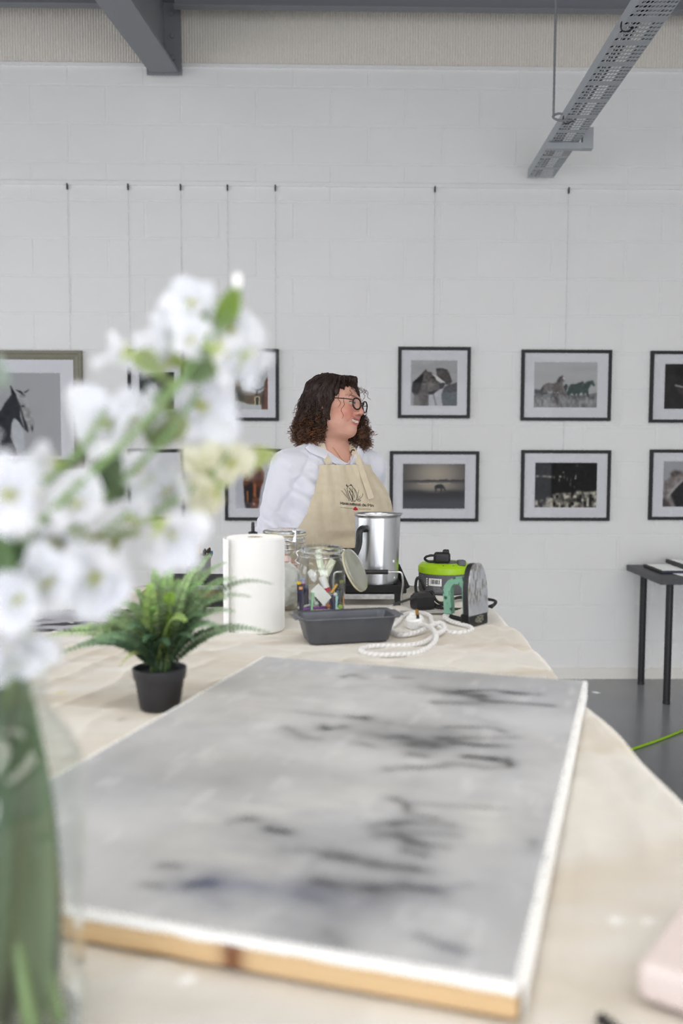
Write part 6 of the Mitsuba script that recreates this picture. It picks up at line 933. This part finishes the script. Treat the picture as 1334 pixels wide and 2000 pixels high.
# curly shoulder-length hair: soft masses, then ringlets over them
def px_ell(x, y, Y, r): return (at(x, y, Y), np.array(r))
HM = [px_ell(653, 776, PY+.005, (.087, .098, .081)), px_ell(634, 772, PY+.01, (.072, .09, .072)), px_ell(620, 800, PY+.04, (.064, .075, .085)), px_ell(608, 828, PY+.01, (.052, .065, .068)), px_ell(602, 842, PY-.01, (.046, .055, .042)), px_ell(625, 832, PY-.05, (.028, .035, .050)), px_ell(632, 815, PY-.06, (.024, .03, .05)), px_ell(702, 850, PY+.035, (.030, .04, .040)), px_ell(694, 828, PY+.06, (.030, .04, .05)), px_ell(682, 744, PY-.02, (.018, .03, .007)), px_ell(676, 742, PY-.035, (.034, .04, .011)), px_ell(641, 797, PY-.072, (.017, .026, .040))]
crown = at(668, 745, PY-.02)
def hair_sdf(W):
    d = ell(W, *HM[0])
    for c, r in HM[1:]: d = smin(d, ell(W, c, r), .018)
    p = hl(W); d = smax(d, -ell(p, (-.012, .094, -.033), (.100, .088, .110)), .010); d = smax(d, -ell(p, (-.02, .05, -.13), (.06, .07, .06)), .01)
    an = np.arctan2(W[:, 0]-crown[0], W[:, 1]-crown[1]); rr_ = np.linalg.norm(W[:, :2]-crown[:2], axis=-1); wv = 3.2*nfbm(W*np.array([1, 1, .7])*16, 2, 3)+.5*np.sin(W[:, 2]*90+an*3)
    return d+.0045*np.sin(an*17+wv*2.2)*np.clip(rr_/.05, .2, 1)+.0026*np.sin(an*41+wv*4)*np.clip(rr_/.05, 0, 1)+.007*nrm3(W*np.array([1, 1, .45]), 60, 3, 6)
hv_, hf_ = nets(hair_sdf, [PX-.22, PY-.20, 1.44], [PX+.22, PY+.22, 1.76], .0030)
rh = rng(5); fn_ = np.cross(hv_[hf_[:, 1]]-hv_[hf_[:, 0]], hv_[hf_[:, 2]]-hv_[hf_[:, 0]]); ar = np.linalg.norm(fn_, axis=1); cen = hv_[hf_].mean(1); okf = (ar > 0)
pr_ = ar*okf; pick = rh.choice(len(hf_), 4200, p=pr_/pr_.sum()); ms, hc = [(hv_, hf_)], [np.tile(np.array([38, 27, 23.]), (len(hv_), 1))*(.75+.8*(nfbm(np.stack([np.arctan2(hv_[:, 0]-crown[0], hv_[:, 1]-crown[1])*16, hv_[:, 2]*9, hv_[:, 1]*4], -1), 3, 3))[:, None])+np.clip((1.62-hv_[:, 2])/.12, 0, 1)[:, None]*np.array([26, 14, 7.])]
def ringlet(p0, n0, ln, rad, turns, col0, col1, thick=.0011, out=.01, skip=False):
    m = 22; t = np.linspace(0, 1, m); dn = unit(np.array([0, 0, -1.])-n0*(n0@np.array([0, 0, -1.]))+1e-6); dn = unit(dn+.25*n0*0+rh.normal(0, .05+out*9, 3)); P = p0+n0*.002+dn*(ln*t)[:, None]+n0*(out*np.sin(t*PI*.5))[:, None]
    s1, s2 = n0, np.cross(dn, n0); ph = rh.uniform(0, 6); w = rad*np.clip(t*2.2, .15, 1); P = P+s1*(w*np.cos(t*turns*2*PI+ph))[:, None]+s2*(w*np.sin(t*turns*2*PI+ph))[:, None]
    if skip and head_sdf(P).min() < .0015: return
    tb = tube(P, thick*np.interp(t, [0, .2, .8, 1], [.5, 1, 1, .35]), 5); tt = np.r_[np.repeat(t, 5), 0, 1][:, None]; ms.append(tb); hc.append(np.array(col0, float)*(1-tt)+np.array(col1, float)*tt)
for k in pick:
    n0 = fn_[k]/ar[k]; c = cen[k]; low = np.clip((1.70-c[2])/.16, 0, 1); p = hl(c[None])[0]
    if p[1] > .02 and p[2] < .03 and p[0] < .05: continue
    v = rh.uniform(.6, 1.25); a = np.array([42, 29, 24.])*v; b = (np.array([50, 34, 27.])*(1-low*.8)+np.array([128, 84, 50.])*low*.8)*v
    lw = np.clip((low-.22)/.6, 0, 1)
    if lw < .04: continue
    if rh.random() < .8: ringlet(c, n0, rh.uniform(.022, .042), .0012+.0062*lw*rh.uniform(.5, 1.2), rh.uniform(.6, 1.2)+lw*1.7, a, b, .00055+.0004*rh.random(), .0008+.009*lw, p[1] > -.05 and p[0] < .03)
for (x, y, ln, rad, tn) in ((662, 768, .05, .005, 1.4), (684, 758, .035, .006, 1.2), (672, 776, .075, .005, 1.8), (716, 762, .04, .004, 1.3), (716, 802, .05, .005, 1.5), (708, 826, .055, .006, 1.8), (716, 838, .05, .006, 1.6), (712, 772, .03, .004, 1.)): p0 = at(x, y, PY-.132 if x < 700 else PY-.02); ringlet(p0, unit(EYE-p0), ln, rad, tn, (60, 40, 31), (110, 72, 46), .0009)
# fine strands lying on the crown, kept on the surface of the hair
K, m_ = 2600, 12; pk = rh.choice(len(hf_), 6000, p=pr_/pr_.sum()); pk = np.array([k for k in pk if cen[k][2] > 1.56])[:K]; N0 = fn_[pk]/ar[pk][:, None]; P0 = cen[pk]
dn_ = np.array([0, 0, -1.])-N0*(N0@np.array([0, 0, -1.]))[:, None]; ra = P0-crown; ra[:, 2] = 0; dn_ = dn_+.6*(ra-N0*(ra*N0).sum(1, keepdims=True))/.08; dn_ /= np.linalg.norm(dn_, axis=1, keepdims=True)+1e-9; dn_ += rh.normal(0, .10, dn_.shape); sd_ = np.cross(N0, dn_)
tq = np.linspace(0, 1, m_); LN = rh.uniform(.025, .055, len(pk)); ph_ = rh.uniform(0, 6, len(pk)); PP = P0[:, None]+dn_[:, None]*(LN[:, None]*tq)[..., None]+sd_[:, None]*(.0016*np.sin(tq[None]*7+ph_[:, None]))[..., None]
for _ in range(5): PP = PP-N0[:, None]*np.clip(hair_sdf(PP.reshape(-1, 3)).reshape(PP.shape[:2])-.0004, -.02, .02)[..., None]
for Pn, vv_ in zip(PP, rh.uniform(.55, 1.5, len(pk))):
    if np.abs(hair_sdf(Pn)).max() < .004: tb = tube(Pn, .00055*np.interp(tq, [0, .2, .8, 1], [.3, 1, 1, .3]), 4); ms.append(tb); hc.append(np.tile(np.array([46, 32, 26.])*vv_, (len(tb[0]), 1)))
for (x, y, Yd) in [(688+i*2.4, 746+i*1.1+(i % 3), -.04-.004*(i % 4)) for i in range(14)]: p0 = at(x-5, y-1, PY+Yd); ringlet(p0, unit(EYE-p0+np.array([.6, 0, 0])), rh.uniform(.016, .03), .0045, 1.5, (52, 36, 29), (80, 54, 40), .0009, .004)
V, F = cat(*ms); mat('m_hair', VC, .5, spec=.3); put('person__hair', (V, F), 'm_hair', True, color=Larr(np.vstack(hc))); part('person__hair', 'dark brown curly shoulder length hair with auburn ends')
tag('person', 'smiling woman in white shirt and beige apron behind the table, looking right', 'person')
